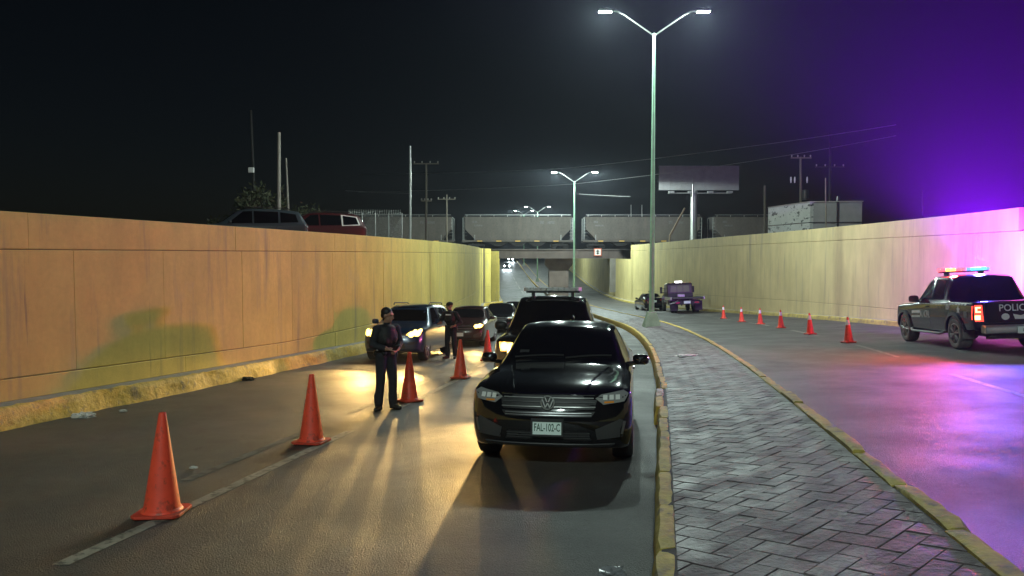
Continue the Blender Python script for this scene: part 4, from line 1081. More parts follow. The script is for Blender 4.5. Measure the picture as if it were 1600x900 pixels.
m_ = MB()
for k in range(5): m_.box((-.9 + k*.4, -3.3, 2.315), (-.84 + k*.4, -3.2, 2.36), AMBER)
m_.build('marker_lamps', AMBER, tw)

# ---- traffic cones
def cone_mesh(h):
    k = h/0.9
    b = MB(); w = .205*k
    b.add([(sx*x_*w, sy*y_*w, z) for z in (0.012, .04) for (sx, sy, x_, y_) in ((-1,-1,1,.78), (-1,-1,.78,1), (1,-1,.78,1), (1,-1,1,.78), (1,1,1,.78), (1,1,.78,1), (-1,1,.78,1), (-1,1,1,.78))],
          [tuple(range(7, -1, -1)), tuple(range(8, 16))] + [(i, (i+1) % 8, (i+1) % 8 + 8, i+8) for i in range(8)], CONEB)
    for sx in (-1, 1):
        for sy in (-1, 1): b.box((sx*w*.7-.03, sy*w*.7-.03, 0), (sx*w*.7+.03, sy*w*.7+.03, .013), CONEB)
    c = MB(); c.lathe([(.175*k, .040), (.168*k, .055), (.155*k, .065), (.147*k, .10*k), (.032*k, .885*k), (.030*k, .9*k), (.022*k, .9*k), (.024*k, .86*k)], CONEM, 28)
    s = MB(); f = lambda z: .147 + (.032-.147)*(z-.10)/.785
    s.lathe([(f(.62)*k-.001, .615*k), (f(.62)*k+.004, .62*k), (f(.79)*k+.004, .79*k), (f(.79)*k-.001, .795*k)], REFL, 28)
    return b, c, s
def cone(x, y, h, label, group, collar, yaw):
    t = thing('traffic_cone', label, 'traffic cone', group=group); stand(t, x, y, yaw)
    key = (h, collar)
    if key not in CM:
        b, c, s = cone_mesh(h); CM[key] = [b.build('base', CONEB, t, bevel=0.006), c.build('cone_body', CONEM, t, smooth=True)] + ([s.build('reflective_collar', REFL, t, smooth=True)] if collar else [])
    else:
        for o in CM[key]: c = o.copy(); COL.objects.link(c); c.parent = t
    return t
CM = {}
G1, G2 = 'orange cones along the left lane line', 'white collared cones on the right road'
for i, (x, y, lb_) in enumerate(((-3.10, 6.42, 'scuffed orange cone nearest the camera at the lower left'), (-2.63, 9.55, 'tall orange cone second from the camera on the left lane line'), (-1.87, 13.3, 'orange cone just right of the standing officer with the jacket'),
        (-1.20, 17.0, 'orange cone midway between the two officers and the black sedan'), (-0.72, 21.6, 'orange cone farthest up the left line, beside the black pickup headlamp'))):
    cone(x, y, 0.90, lb_, G1, False, random.uniform(-.5, .5) + 0.25)
RC = ((9.88, 21.5), (10.58, 26.0), (11.30, 30.8), (11.72, 34.6), (11.9, 38.0), (12.35, 42.8))
names = ('nearest', 'second nearest', 'third nearest', 'fourth nearest', 'fifth nearest', 'farthest')
for (x, y), n in zip(RC, names):
    cone(x, y, 0.76, n + ' white collared cone in the line left of the police pickup', G2, True, random.uniform(-.4, .4))

# ---- people: a body is grown from tapered limbs by a voxel remesh into one skin
def capsule(bm, p, q, r0, r1, n=12, flat=1.0):
    p, q = Vector(p), Vector(q); d = q - p; l = d.length or 1e-4; d.normalize()
    a = d.orthogonal().normalized(); b = d.cross(a); rings = []
    for k in range(5): t = math.pi/2*k/4; rings.append((p - d*r0*math.cos(t), r0*math.sin(t) + 1e-4))
    for k in range(5): t = math.pi/2*k/4; rings.append((q + d*r1*math.sin(t), r1*math.cos(t) + 1e-4))
    vs = [[bm.verts.new(c + (a*math.cos(2*math.pi*k/n) + b*math.sin(2*math.pi*k/n))*r) for k in range(n)] for c, r in rings]
    for i in range(9):
        for k in range(n): bm.faces.new((vs[i][k], vs[i][(k+1) % n], vs[i+1][(k+1) % n], vs[i+1][k]))
    bm.faces.new(list(reversed(vs[0]))); bm.faces.new(vs[-1])
def ellip(bm, c, r, rot=None):
    m = Matrix.Translation(c) @ ((rot.to_4x4()) if rot else Matrix.Identity(4)) @ Matrix.Diagonal((*r, 1))
    bmesh.ops.create_uvsphere(bm, u_segments=16, v_segments=12, radius=1.0, matrix=m)
def remesh(bm, name, mats, parent, vox, sm=2, assign=None):
    bmesh.ops.recalc_face_normals(bm, faces=bm.faces)
    me = bpy.data.meshes.new(name); bm.to_mesh(me); bm.free()
    o = link(name, me)
    md = o.modifiers.new('r', 'REMESH'); md.mode = 'VOXEL'; md.voxel_size = vox; md.use_smooth_shade = True
    if sm: md = o.modifiers.new('s', 'SMOOTH'); md.iterations = sm; md.factor = 0.5
    bpy.context.view_layer.update()
    nm = bpy.data.meshes.new_from_object(o.evaluated_get(bpy.context.evaluated_depsgraph_get()))
    bpy.data.objects.remove(o); nm.name = name; nm.materials.clear()
    for m in mats: nm.materials.append(m)
    for p in nm.polygons: p.material_index = assign(p.center) if assign else 0; p.use_smooth = True
    return link(name, nm, parent)
def hand(bm, wrist, d, up, curl, r=0.0095, side=1):
    """palm, four fingers and a thumb leaving the side of the palm; d = direction of the hand, up = back of the hand"""
    d = Vector(d).normalized(); up = Vector(up).normalized(); s = d.cross(up).normalized()*side; w = Vector(wrist); up = s.cross(d).normalized()*side
    for k in (-1.2, -.4, .4, 1.2): capsule(bm, w + s*k*.012, w + d*.085 + s*k*.019, .016, .0135, 8)
    for k, ln in zip((-1.5, -.5, .5, 1.5), (.058, .072, .078, .068)):
        b0 = w + d*.09 + s*k*.019; d1 = (d*math.cos(curl*.6) - up*math.sin(curl*.6)); d2 = (d*math.cos(curl*1.5) - up*math.sin(curl*1.5))
        m1 = b0 + d1*ln*.55; m2 = m1 + d2*ln*.55
        capsule(bm, b0, m1, r, r*.95, 8); capsule(bm, m1, m2, r*.95, r*.8, 8)
    b0 = w + d*.03 + s*.035; m1 = b0 + (d*.6 + s*.75 - up*.25).normalized()*.042; m2 = m1 + (d*.85 + s*.1 - up*.4).normalized()*.035
    capsule(bm, b0, m1, r*1.25, r*1.1, 8); capsule(bm, m1, m2, r*1.05, r*.85, 8)
def head(bm, c, look, tiltdown=0.0):
    rot = Matrix.Rotation(look, 3, 'Z') @ Matrix.Rotation(tiltdown, 3, 'X')        # face towards local -Y
    P = lambda x, y, z: Vector(c) + rot @ Vector((x, y, z))
    ellip(bm, P(0, .012, .035), (.078, .096, .088), rot); ellip(bm, P(0, -.028, -.045), (.060, .066, .066), rot)
    capsule(bm, P(0, -.092, .018), P(0, -.113, -.022), .011, .015, 8)                # nose
    capsule(bm, P(-.022, -.088, -.058), P(.022, -.088, -.058), .010, .010, 8)        # lips
    capsule(bm, P(0, -.078, -.092), P(0, -.070, -.098), .020, .018, 8)               # chin
    for sg in (-1, 1):
        capsule(bm, P(sg*.016, -.088, .040), P(sg*.05, -.078, .042), .011, .010, 8)  # brow
        ellip(bm, P(sg*.080, .012, -.008), (.012, .022, .034), rot)                  # ear
    return P
def person(name, label, pose, x, y, yaw, group=None):
    t = thing(name, label, 'person', group=group); t.location = (x, y, zroad(x, y)); t.rotation_euler = (0, 0, yaw)
    bm = bmesh.new()
    hip, sh = .92, 1.40
    lean = pose.get('lean', 0.0)
    feet = pose['feet']                                                            # ((lx, ly, toe yaw), (rx, ry, toe yaw))
    ellip(bm, (0, .01, .97), (.155, .115, .13)); ellip(bm, (0, -.005 - lean*.3, 1.12), (.150, .115, .16)); ellip(bm, (0, -lean*.7, 1.28), (.172, .125, .17)); ellip(bm, (0, .02-lean, 1.37), (.165, .10, .085))
    capsule(bm, (0, .015-lean, 1.40), (0, -.005-lean*1.1, 1.50), .058, .054)
    for sg, (fx, fy, fa) in zip((1, -1), feet):
        kn = Vector((sg*.10*.5 + fx*.5, fy*.5 - .02, .50)); an = Vector((fx, fy + .02, .09))
        capsule(bm, (sg*.085, 0, .92), kn, .104, .080); capsule(bm, kn, an, .078, .066); capsule(bm, kn + Vector((0, .018, -.10)), kn.lerp(an, .55), .058, .046)
        capsule(bm, an + Vector((0, 0, .16)), an + Vector((0, .0, .05)), .078, .076)   # trouser hem
    hands = []
    for sg, (el, wr, hd, hu) in zip((1, -1), pose['arms']):
        s0 = Vector((sg*.185, .01-lean*.9, 1.375)); capsule(bm, (sg*.10, .01-lean*.9, 1.39), s0, .066, .074)
        capsule(bm, s0, el, .074, .060); capsule(bm, el, Vector(wr).lerp(Vector(el), .15), .060, .046); capsule(bm, el, wr, .047, .031); hand(bm, wr, hd, hu, pose.get('curl', .7), side=sg); hands.append(Vector(wr) + Vector(hd).normalized()*.06)
    hc = (pose.get('hx', 0.0), -.02-lean*1.15, 1.60)
    P = head(bm, hc, pose['look'], pose.get('down', 0.0))
    def asg(c):
        if c.z > 1.485 - lean*.05 and (c - Vector(hc)).length < .19: return 1
        return 1 if any((c - h).length < .105 for h in hands) else 0
    b = remesh(bm, 'body', [CLOTH, SKIN], t, 0.0105, 2, asg)
    for sg, (fx, fy, fa) in zip((1, -1), feet):                                     # boots
        bm = bmesh.new(); f = Vector((math.sin(fa), -math.cos(fa), 0)); a = Vector((fx, fy, 0))
        capsule(bm, a + Vector((0, .02, .05)), a + Vector((0, .015, .19)), .056, .062); capsule(bm, a + Vector((0, 0, .045)), a + f*.13 + Vector((0, 0, .035)), .050, .043); capsule(bm, a - f*.03 + Vector((0, 0, .035)), a + f*.06 + Vector((0, 0, .03)), .048, .048)
        o = remesh(bm, 'boot', [LEATHER], t, .012, 2)
        for v in o.data.vertices: v.co.z = max(v.co.z, 0.002)
    bm = bmesh.new()                                                                # duty belt
    for k in range(20):
        a = 2*math.pi*k/20; a2 = 2*math.pi*(k+1)/20; capsule(bm, (.165*math.cos(a), .125*math.sin(a), 1.0), (.165*math.cos(a2), .125*math.sin(a2), 1.0), .024, .024, 8)
    ellip(bm, (.185, .0, .93), (.035, .05, .10)); ellip(bm, (-.18, .03, .97), (.035, .045, .055)); ellip(bm, (-.10, -.125, .98), (.045, .03, .045)); ellip(bm, (.10, .125, .98), (.045, .03, .05))
    remesh(bm, 'duty_belt', [LEATHER], t, .014, 1)
    bm = bmesh.new(); ellip(bm, (0, -lean*.6, 1.24), (.205, .168, .21)); ellip(bm, (0, .01-lean*.8, 1.37), (.175, .14, .09)); ellip(bm, (-.08, -.14-lean*.6, 1.19), (.05, .03, .06)); ellip(bm, (.08, -.14-lean*.6, 1.19), (.05, .03, .06)); ellip(bm, (.09, .135-lean*.6, 1.25), (.05, .03, .08))
    remesh(bm, 'vest', [CLOTH2], t, .014, 2)
    if pose.get('patch'):
        m_ = MB(); m_.add([(x_, -.158-lean*.6 + .25*x_*x_*4*.3, z_) for x_, z_ in ((-.09, 1.33), (0, 1.33), (.09, 1.33), (.09, 1.37), (0, 1.37), (-.09, 1.37))], [(0, 1, 4, 5), (1, 2, 3, 4)], REFL); m_.build('reflective_patch', REFL, t)
    if pose.get('cap'):
        bm = bmesh.new(); rot = Matrix.Rotation(pose['look'], 3, 'Z') @ Matrix.Rotation(pose.get('down', 0.0), 3, 'X'); ellip(bm, P(0, .010, .062), (.092, .108, .075), rot)
        for sx in (-.04, -.015, .015, .04): capsule(bm, P(sx, -.08, .048), P(sx*.9, -.175 + abs(sx)*.4, .030), .012, .009, 8)
        remesh(bm, 'cap', [CLOTH2], t, .009, 2)
    else:
        bm = bmesh.new(); rot = Matrix.Rotation(pose['look'], 3, 'Z') @ Matrix.Rotation(pose.get('down', 0.0), 3, 'X'); ellip(bm, P(0, .028, .052), (.086, .098, .086), rot); ellip(bm, P(0, .062, .0), (.074, .052, .07), rot)
        remesh(bm, 'hair', [HAIR], t, .009, 2)
    m_ = MB()                                                                       # collar radio
    return t, P
o1, P1 = person('person', 'person in dark uniform and bulky vest standing beside a cone, hands at the waist', dict(lean=.04, look=R(38), down=R(14), curl=.9,
    feet=((.13, -.02, R(20)), (-.12, .02, R(-55))), arms=(((.27, -.01, 1.12), (.10, -.22, 1.04), (-.75, -.45, -.12), (.1, -.5, .8)), ((-.27, -.02, 1.12), (-.10, -.23, 1.06), (.75, -.45, -.15), (-.1, -.5, .8)))), -2.13, 12.35, R(40))
m_ = MB(); m_.box((-.045, -.006, -.085), (.045, .006, .085), PLASTIC); ph = m_.build('mobile_phone', PLASTIC, None, bevel=.004)
ph.location = Vector((-2.13, 12.35, zroad(-2.13, 12.35))) + Matrix.Rotation(R(40), 3, 'Z') @ Vector((0.0, -.315, 1.07)); ph.rotation_euler = (R(50), 0, R(40)); tag(ph, 'dark handheld phone held at the waist by the standing officer', 'phone')
person('person', 'person in dark uniform and peaked cap leaning towards the blue SUV window', dict(lean=.06, look=R(-62), down=R(8), cap=True, patch=True, curl=.6,
    feet=((.12, .03, R(15)), (-.11, -.02, R(-30))), arms=(((.32, .0, 1.12), (.20, -.18, 1.02), (-.4, -.7, -.1), (.3, -.2, .9)), ((-.31, -.06, 1.13), (-.22, -.27, 1.10), (-.2, -.95, .1), (-.3, -.1, .9)))), -1.86, 22.3, R(-18))
person('person', 'person in dark clothes standing half hidden behind the nearest lamp post', dict(lean=.0, look=R(20), curl=.5, cap=True,
    feet=((.12, .0, R(10)), (-.12, .03, R(-10))), arms=(((.27, .02, 1.12), (.24, -.06, .88), (0, -.2, -1), (1, 0, 0)), ((-.27, .02, 1.12), (-.24, -.06, .88), (0, -.2, -1), (-1, 0, 0)))), 10.85, 58.0, R(30))
# ================================================================== BEYOND THE WALLS
# ---- hopper wagons on the bridge
WAG = M('pale_hopper_paint', (0.125, 0.106, 0.092), 0.7, var=[(0.6, 0.75, 1.15, (1, 1, 0.4)), (4, 0.85, 1.1)], stain=[((0.16, 0.12, 0.10), 0.8, 0.58, 0.2, (1.5, 1, 0.3))])
WAGD = M('dark_bogie_steel', (0.02, 0.018, 0.017), 0.8)
RETRO = M('yellow_reflector_strip', (0.95, 0.55, 0.10), 0.3)
def hopper(name, label, x0, x1, y):
    L = x1 - x0; zb = 2.66
    t = thing(name, label, 'train wagon', ((x0+x1)/2, y, zb), group='hopper wagons crossing the bridge'); h = L/2
    m_ = MB(); m_.prism([(-h+.5, 4.35), (h-.5, 4.35), (h-.5, 2.8), (h-2.0, 1.25), (-h+2.0, 1.25), (-h+.5, 2.8)], -1.5, 1.5, WAG, 'Y'); b = m_.build('hopper_body', WAG, t, bevel=0.03)
    m_ = MB(); m_.prism([(-h+.35, 4.34), (h-.35, 4.34), (h-.35, 4.52), (-h+.35, 4.52)], -1.56, 1.56, WAG, 'Y'); m_.build('top_rail', WAG, t)
    m_ = MB(); m_.box((-h+.1, -1.54, 1.02), (h-.1, -1.36, 1.24), WAG); m_.box((-h+.1, 1.36, 1.02), (h-.1, 1.54, 1.24), WAG); m_.box((-h, -.25, .85), (h, .25, 1.15), WAGD); m_.build('side_sill', WAG, t)
    for k in range(3):
        c0 = -h + 3.9 + (L-7.8)*(k+.5)/3
        m_ = MB(); m_.prism([(c0-1.7, 1.25), (c0+1.7, 1.25), (c0+.55, .42), (c0-.55, .42)], -1.2, 1.2, WAGD, 'Y'); m_.build('discharge_hopper', WAGD, t)
    for k in range(int(L/1.9)):
        xx = -h + .8 + k*1.9
        m_ = MB(); m_.box((xx-.03, -1.52, 4.5), (xx+.03, -1.46, 4.78), GALV); m_.build('walkway_post', GALV, t)
    m_ = MB(); m_.box((-h+.5, -1.52, 4.76), (h-.5, -1.44, 4.81), GALV); m_.build('walkway_rail', GALV, t)
    for sg in (-1, 1):
        for q in (-1, 1):
            m_ = MB(); m_.tube([(sg*(h-.25), q*1.46, 1.1), (sg*(h-.25), q*1.46, 4.4)], .05, GALV, 6); m_.tube([(sg*(h-1.9), q*1.46, 1.1), (sg*(h-1.9), q*1.46, 2.0)], .05, GALV, 6); m_.build('corner_post', GALV, t)
        m_ = MB()
        for k in range(6): m_.tube([(sg*(h-.25), -1.47, 1.4+k*.45), (sg*(h-.75), -1.47, 1.4+k*.45)], .025, GALV, 5)
        m_.build('ladder', GALV, t)
        m_ = MB(); m_.box((sg*(h-2.0)-1.2, -1.1, .42), (sg*(h-2.0)+1.2, -.9, .75), WAGD); m_.box((sg*(h-2.0)-1.2, .9, .42), (sg*(h-2.0)+1.2, 1.1, .75), WAGD); m_.box((sg*(h-2.0)-.3, -1, .45), (sg*(h-2.0)+.3, 1, .85), WAGD); bg_ = m_.build('bogie', WAGD, t, bevel=.05)
        for dx in (-.85, .85):
            for q in (-1, 1):
                m_ = MB(); m_.lathe([(0, 0), (.40, 0), (.46, .03), (.46, .12), (0, .12)], WAGD, 20, 'Y', (sg*(h-2.0)+dx, q*.75-.06, .46)); m_.build('wheel', WAGD, bg_, smooth=True)
    for k in range(5):
        xx = -h + 2.6 + (L-5.2)*k/4
        m_ = MB(); m_.box((xx-.36, -1.552, 1.06), (xx+.36, -1.541, 1.17), RETRO); m_.build('reflector_strip', RETRO, t)
    for xx, zz, w_, hh in ((h-4.6, 3.75, .55, .42), (h-3.3, 3.72, 1.0, .34), (-h+1.9, 3.8, .6, .3), (-h+2.4, 3.3, 1.2, .22)):
        m_ = MB(); m_.box((xx-w_/2, -1.512, zz-hh/2), (xx+w_/2, -1.502, zz+hh/2), M('faded_data_panel', (0.13, 0.12, 0.115), 0.7, var=[(9, .6, 1.6)])); m_.build('data_panel', None, t)
    return t
TY = 105.2
def tx(px, y=TY): return (px - 800)/FPX*y
hopper('hopper_wagon', 'hopper wagon at the left, mostly behind the left wall and fence', tx(712) - 17.2, tx(712), TY)
hopper('hopper_wagon', 'pale hopper wagon straight above the bridge pier', tx(722), tx(896), TY)
hopper('hopper_wagon', 'grey hopper wagon to the right of the second street lamp', tx(908), tx(1094), TY)
hopper('hopper_wagon', 'rightmost hopper wagon, beside the graffiti covered block building', tx(1106), tx(1106) + 17.2, TY)
tr = thing('railway_track', 'railway track under the hopper wagons on the bridge', 'track', (0, TY, 2.55))
for q in (-.72, .72):
    m_ = MB(); m_.box((-60, q-.035, 0), (60, q+.035, .12), DARKM); m_.build('rail', DARKM, tr)

# ---- billboard
B0 = at(1092, 278, 92)
bl = thing('billboard', 'blank grey billboard on a single steel post beyond the right wall', 'billboard', (B0.x, 92, 2.5))
zz = B0.z - 2.5
GREYB = M('billboard_back_grey', (0.32, 0.31, 0.32), 0.8, var=[(1.5, 0.9, 1.08)])
for k in range(7):
    m_ = MB(); m_.box((-4.95 + k*1.42, -.06, zz-1.5), (-4.95 + k*1.42 + 1.405, .06, zz+1.5), GREYB); m_.build('panel', GREYB, bl)
m_ = MB(); m_.box((-5.0, .06, zz-1.55), (5.0, .30, zz-1.35), DARKM); m_.box((-5.0, .06, zz+1.3), (5.0, .30, zz+1.5), DARKM); m_.build('frame', DARKM, bl)
m_ = MB(); m_.box((-3.9, -.9, zz-1.98), (3.9, -.2, zz-1.90), GALV); m_.build('catwalk', GALV, bl)
for xx in (-3.6, -1.2, 1.2, 3.6):
    m_ = MB(); m_.box((xx-.35, -1.05, zz-1.93), (xx+.35, -.75, zz-1.72), GALV); m_.build('floodlight', GALV, bl)
m_ = MB(); m_.tube([(-.5, .4, 0), (-.5, .4, zz+1.0)], .42, GALV, 14); m_.build('post', GALV, bl, smooth=True)

# ---- block building with graffiti
GRAF = M('graffiti_white_wall', (0.46, 0.46, 0.44), 0.8, var=[(0.7, 0.85, 1.08)], stain=[((0.06, 0.06, 0.06), 2.6, 0.57, 0.03, (0.55, 0.55, 1.2)), ((0.16, 0.17, 0.17), 4.5, 0.62, 0.03, (0.5, 0.5, 1.0))])
BLK = M('grey_block_wall', (0.24, 0.23, 0.23), 0.85, var=[(0.8, 0.75, 1.1)])
gp = at(1266, 316, 50)
gb = thing('block_building', 'low white block building covered in graffiti above the right wall', 'building', (gp.x, 50, 2.55), (0, 0, R(-6)))
gz = gp.z - 2.55
gh = gz
for k in range(2):
    z0, z1 = (0, gh*.52) if k == 0 else (gh*.54, gh)
    m_ = MB(); m_.add([(0, 0, z0), (0, 0, z1), (-1.3, 6.2, z0), (-1.3, 6.2, z1), (.25, .1, z0), (.25, .1, z1), (-1.0, 6.2, z0), (-1.0, 6.2, z1)], [(0, 1, 3, 2), (4, 6, 7, 5), (0, 4, 5, 1), (2, 3, 7, 6), (1, 5, 7, 3), (0, 2, 6, 4)], GRAF); m_.build('side_wall', GRAF, gb)
    m_ = MB(); m_.box((.25, .1, z0), (1.75, .35, z1), BLK); m_.box((1.95, .1, z0), (3.4, .35, z1), BLK); m_.build('front_wall', BLK, gb)
    m_ = MB(); m_.box((3.2, .35, z0), (3.4, 6.0, z1), BLK); m_.build('end_wall', BLK, gb)
m_ = MB(); m_.box((-.05, .02, gh*.52), (3.42, .2, gh*.54), DARKM); m_.build('band', DARKM, gb)
m_ = MB(); m_.add([(-.05, 0, gh+.01), (3.45, 0, gh+.01), (3.45, 6.2, gh+.01), (-1.35, 6.2, gh+.01), (-.05, 0, gh+.07), (3.45, 0, gh+.07), (3.45, 6.2, gh+.07), (-1.35, 6.2, gh+.07)], [(0, 3, 2, 1), (4, 5, 6, 7), (0, 1, 5, 4), (1, 2, 6, 5), (2, 3, 7, 6), (3, 0, 4, 7)], CONC); m_.build('roof', CONC, gb)
m_ = MB(); m_.box((1.8, .05, 0), (1.9, .30, gh+.4), DARKM); m_.build('pilaster', DARKM, gb)

# ---- poles
def pole(name, label, px, ptop, Y, r, mat, zb=2.0, arms=(), px_b=None, extra=None, arm_mat=None):
    top = at(px, ptop, Y); base = Vector(((((px_b or px) - 800)/FPX)*Y, Y, zb))
    t = thing(name, label, 'pole', base); H = top - base
    m_ = MB(); m_.tube([(0, 0, 0), H*.5, H], [r, r*.85, r*.7], mat, 10); m_.build('post', mat, t, smooth=True)
    for (dz, w) in arms:
        p = H - Vector((0, 0, dz))
        m_ = MB(); m_.box((p.x-w/2, p.y-.16, p.z-.05), (p.x+w/2, p.y-.04, p.z+.05), arm_mat or mat); a = m_.build('crossarm', mat, t)
        for k in (-.46, -.16, .16, .46):
            m_ = MB(); m_.lathe([(0, .20), (.05, .19), (.07, .12), (.05, .10), (.06, .05), (.03, 0)], CPOLE, 8, 'Z', (p.x+k*w, p.y-.1, p.z+.05)); m_.build('insulator', CPOLE, a)
    if extra: extra(t, H)
    return t
pole('utility_pole', 'thick pale concrete pole above the parked cars on the left', 436, 207, 42, .13, CPOLE)
pole('utility_pole', 'thin slightly leaning pole right of the thick concrete pole', 447, 247, 44, .07, CPOLE, px_b=454)
def faint(t, H):
    m_ = MB(); m_.box((H.x-.18, H.y-.22, H.z-4.2), (H.x+.18, H.y-.02, H.z-3.85), WHITEP); m_.build('meter_box', WHITEP, t, bevel=.02)
pole('utility_pole', 'faint dark pole with a small white box, leftmost on the skyline', 392, 172, 50, .11, M('dark_pole_wood', (0.03, 0.03, 0.03), 0.9), px_b=401, extra=faint)
pole('utility_pole', 'tall slim white pole rising in front of the left hopper wagon', 641, 228, 58, .11, GALV)
pole('utility_pole', 'wooden T shaped utility pole with one wide crossarm by the slim white pole', 666, 256, 70, .12, WOODP, arms=((.0, 2.4), (3.5, 1.0)))
pole('utility_pole', 'short distant T shaped pole left of the bridge', 698, 304, 95, .13, WOODP, arms=((.6, 2.3),))
pole('utility_pole', 'plain dark pole between the billboard and the block building', 1195, 290, 70, .13, WOODP, 2.5)
def trafo(t, H):
    m_ = MB(); m_.lathe([(0, 0), (.26, .02), (.28, .1), (.28, .75), (.24, .85), (0, .88)], GREYPL, 16, 'Z', (H.x+.38, H.y-.1, H.z-3.6)); m_.build('transformer', GREYPL, t, smooth=True)
    for k in (-.9, -.55, .6):
        m_ = MB(); m_.lathe([(0, .55), (.05, .5), (.07, .3), (.05, .05), (0, 0)], WHITEP, 8, 'Z', (H.x+k*.9, H.y-.1, H.z-2.2)); m_.build('fuse', WHITEP, t)
pole('utility_pole', 'dark utility pole with transformer and crossarm behind the block building', 1251, 245, 62, .12, WOODP, 2.5, arms=((.1, 1.7),), extra=trafo)
pole('utility_pole', 'tallest faint utility pole with crossarm above the block building', 1297, 208, 66, .14, M('dark_pole_wood', (0.03, 0.03, 0.03), 0.9), 2.5, arms=((3.0, 2.6),))
pole('utility_pole', 'thin straight pole in front of the block building', 1290, 278, 46, .05, WOODP, 2.5)
pole('utility_pole', 'thin pale pole standing before the billboard post', 1083, 288, 80, .12, GALV, 2.5)
pole('utility_pole', 'faint short pole far right beyond the right wall', 1441, 298, 60, .06, M('dark_pole_wood', (0.03, 0.03, 0.03), 0.9), 2.5)
for px, w_ in ((986, 'left'), (1003, 'right')):
    pole('mast', w_ + ' one of the two thin masts above the grey hopper wagon', px, 320, 118, .07, GALV, 2.5)
bp = thing('leaning_post', 'bent wooden post leaning above the right wall end', 'pole', at(1045, 384, 76))
m_ = MB(); q0 = at(1045, 384, 76); m_.tube([(0, 0, -.8), at(1047, 368, 76) - q0, at(1070, 325, 76) - q0], [.11, .10, .08], M('pale_post_wood', (0.34, 0.25, 0.15), 0.85), 8); m_.build('post', None, bp)
# ---- overhead wires
def wire(label, pts, r=0.018):
    P = [at(*p) for p in pts]
    out = []
    for a, b in zip(P[:-1], P[1:]):
        L_ = (b-a).length
        for k in range(12):
            t = k/12; out.append(a.lerp(b, t) - Vector((0, 0, 0.018*L_*4*t*(1-t)*.25)))
    out.append(P[-1])
    o = thing('overhead_wire', label, 'cable', out[0])
    m_ = MB(); m_.tube([p - out[0] for p in out], r, M('cable_aluminium', (0.30, 0.30, 0.30), 0.5, 0.5), 5); m_.build('cable', None, o)
wire('uppermost overhead wire sloping up to the right across the sky', [(560, 272, 112), (870, 264, 90), (1130, 234, 74), (1400, 195, 60)], 0.022)
wire('lower overhead wire passing above the billboard', [(560, 300, 112), (890, 288, 96), (1140, 257, 80), (1400, 212, 62)], 0.022)
wire('thin wire low beside the second street lamp', [(905, 303, 92), (985, 307, 88)], 0.02)
wire('thin wire between the leaning pole and the T shaped pole', [(540, 298, 60), (641, 302, 58)], 0.012)

# ---- razor wire fence on the left
f0, f1 = at(545, 345, 72), at(628, 345, 72)
fn = thing('razor_wire_fence', 'chain fence topped with coiled razor wire before the left hopper wagon', 'fence', (f0.x, 72, 2.0))
W_ = f1.x - f0.x; ht = at(545, 337, 72).z - 2.0
for k in range(5):
    m_ = MB(); m_.tube([(W_*k/4, 0, 0), (W_*k/4, 0, ht + .25)], .04, GALV, 8); m_.build('post', GALV, fn, smooth=True)
pts = [(W_*k/420, .28*math.cos(k*2*math.pi/14), ht + .32 + .26*math.sin(k*2*math.pi/14)) for k in range(421)]
m_ = MB(); m_.tube(pts, .018, GALV, 4); m_.build('razor_coil', GALV, fn)
m_ = MB()
for k in range(60):
    for sg in (-1, 1):
        a = W_*k/60; m_.tube([(a, 0, 0 if sg > 0 else ht), (a + sg*0 + ht*.6 if a + ht*.6 < W_ else W_, 0, ht if sg > 0 else 0)], .006, GALV, 3)
m_.build('mesh', GALV, fn)

# ---- shrubs above the left wall
LEAF = [M('shrub_leaf_' + 'ab'[i], c, 0.7, var=[(3, .7, 1.3)]) for i, c in enumerate([(0.045, 0.055, 0.025), (0.075, 0.080, 0.040)])]
def shrub(label, px, py, Y, w, h, n, palm=False):
    b = at(px, py, Y); t = thing('shrub', label, 'shrub', (b.x, Y, 2.0))
    m_ = MB()
    for k in range(7): a = k*.9; m_.tube([(0.1*math.cos(a), .1*math.sin(a), 0), (.25*w*math.cos(a), .25*w*math.sin(a), h*.4), (.42*w*math.cos(a), .42*w*math.sin(a), h*.75)], [.05, .035, .015], WOODP, 5)
    m_.build('stems', WOODP, t)
    rnd = random.Random(px); l = MB()
    cl = [(rnd.gauss(0, .33)*w, rnd.gauss(0, .3)*w, h*rnd.uniform(.25, 1.0)) for _ in range(26)]
    for k in range(n):
        c = rnd.choice(cl); p = Vector((c[0] + rnd.gauss(0, .12)*w, c[1] + rnd.gauss(0, .12)*w, c[2] + rnd.gauss(0, .09)*h))
        if p.z < .1: continue
        d = Vector((rnd.uniform(-1, 1), rnd.uniform(-1, 1), rnd.uniform(.1, 1.3))).normalized(); s = d.cross(Vector((rnd.uniform(-1, 1), rnd.uniform(-1, 1), .3))).normalized(); ln = rnd.uniform(.12, .34)*(1.6 if palm else 1)
        l.add([p, p + d*ln*.5 + s*ln*.16, p + d*ln, p + d*ln*.5 - s*ln*.16], [(0, 1, 2, 3)], LEAF[rnd.randrange(2)])
    l.build('foliage', LEAF[0], t)
shrub('large dim shrub behind the dark grey SUV on the left skyline', 396, 330, 46, 2.2, 3.6, 2600, True)
shrub('smaller dim shrub behind the dull red SUV', 480, 330, 48, 1.5, 2.6, 1600)
shrub('low dim shrub left of the dark grey SUV', 350, 335, 46, 1.5, 1.8, 1200)

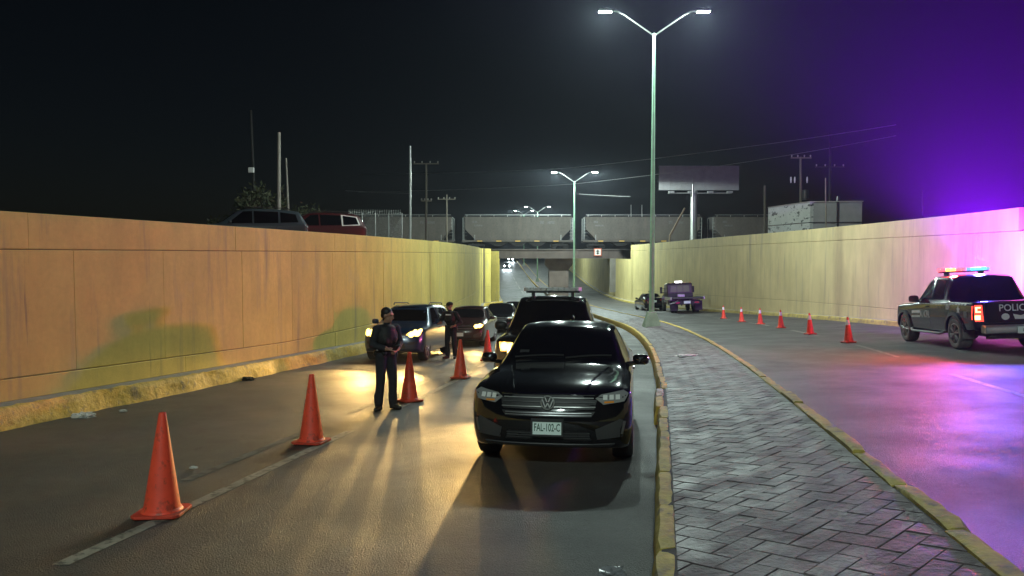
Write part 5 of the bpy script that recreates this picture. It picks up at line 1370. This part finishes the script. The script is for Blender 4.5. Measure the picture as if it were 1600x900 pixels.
# ---- litter
def scrap(name, label, cat, x, y, s, mat, flat=.25, n=9, seed=1):
    rnd = random.Random(seed); bm = bmesh.new()
    bmesh.ops.create_icosphere(bm, subdivisions=3, radius=1.0)
    for v in bm.verts:
        f = 1 + rnd.uniform(-.35, .35); v.co = Vector((v.co.x*s*f, v.co.y*s*f*.7, max(-.02, v.co.z*s*flat*f)))
    o = from_bm(name, bm, mat); o.location = (x, y, zroad(x, y) + .02); return tag(o, label, cat)
BAGW = M('crumpled_white_plastic', (0.55, 0.55, 0.52), 0.4); BAGC = M('clear_plastic_bag', (0.30, 0.31, 0.33), 0.15, trans=0.4)
scrap('paper_scrap', 'crumpled pale litter at the foot of the left kerb', 'litter', LK(11.6) + .28, 11.6, .17, BAGW, .3, seed=3)
scrap('paper_scrap', 'small white scrap beside the larger litter at the left kerb', 'litter', LK(12.1) + .55, 12.1, .06, BAGW, .3, seed=5)
scrap('litter_lump', 'black lump of litter by the left kerb farther up', 'litter', LK(16.6) + .16, 16.6, .15, PLASTIC, .4, seed=8)
scrap('plastic_bag', 'crumpled clear plastic bag on the road by the kerb at the bottom edge', 'litter', .70, 5.0, .09, BAGC, .5, seed=13)
p = (4.75, 17.9); scrap('paper_scrap', 'flat white paper scrap lying on the median paving', 'litter', 4.45, 18.6, .26, BAGW, .12, seed=21)
scrap('paper_scrap', 'tiny white scrap on the asphalt between the near cones', 'litter', -3.55, 8.1, .045, BAGW, .3, seed=31)

# ---- night air that the lamps light up
m_ = MB(); m_.box((-425, -60, -7), (425, 820, 20), None)
hz = m_.build('haze', None); tag(hz, kind='stuff')
hm = bpy.data.materials.new('night_haze'); hm.use_nodes = True; nt = hm.node_tree; nt.nodes.remove(nt.nodes['Principled BSDF'])
pv = nt.nodes.new('ShaderNodeVolumePrincipled'); pv.inputs['Color'].default_value = (0.74, 0.82, 1.0, 1); pv.inputs['Density'].default_value = HAZE_D; pv.inputs['Anisotropy'].default_value = 0.68
nt.links.new(pv.outputs[0], nt.nodes['Material Output'].inputs['Volume'])
hz.data.materials.clear(); hz.data.materials.append(hm)
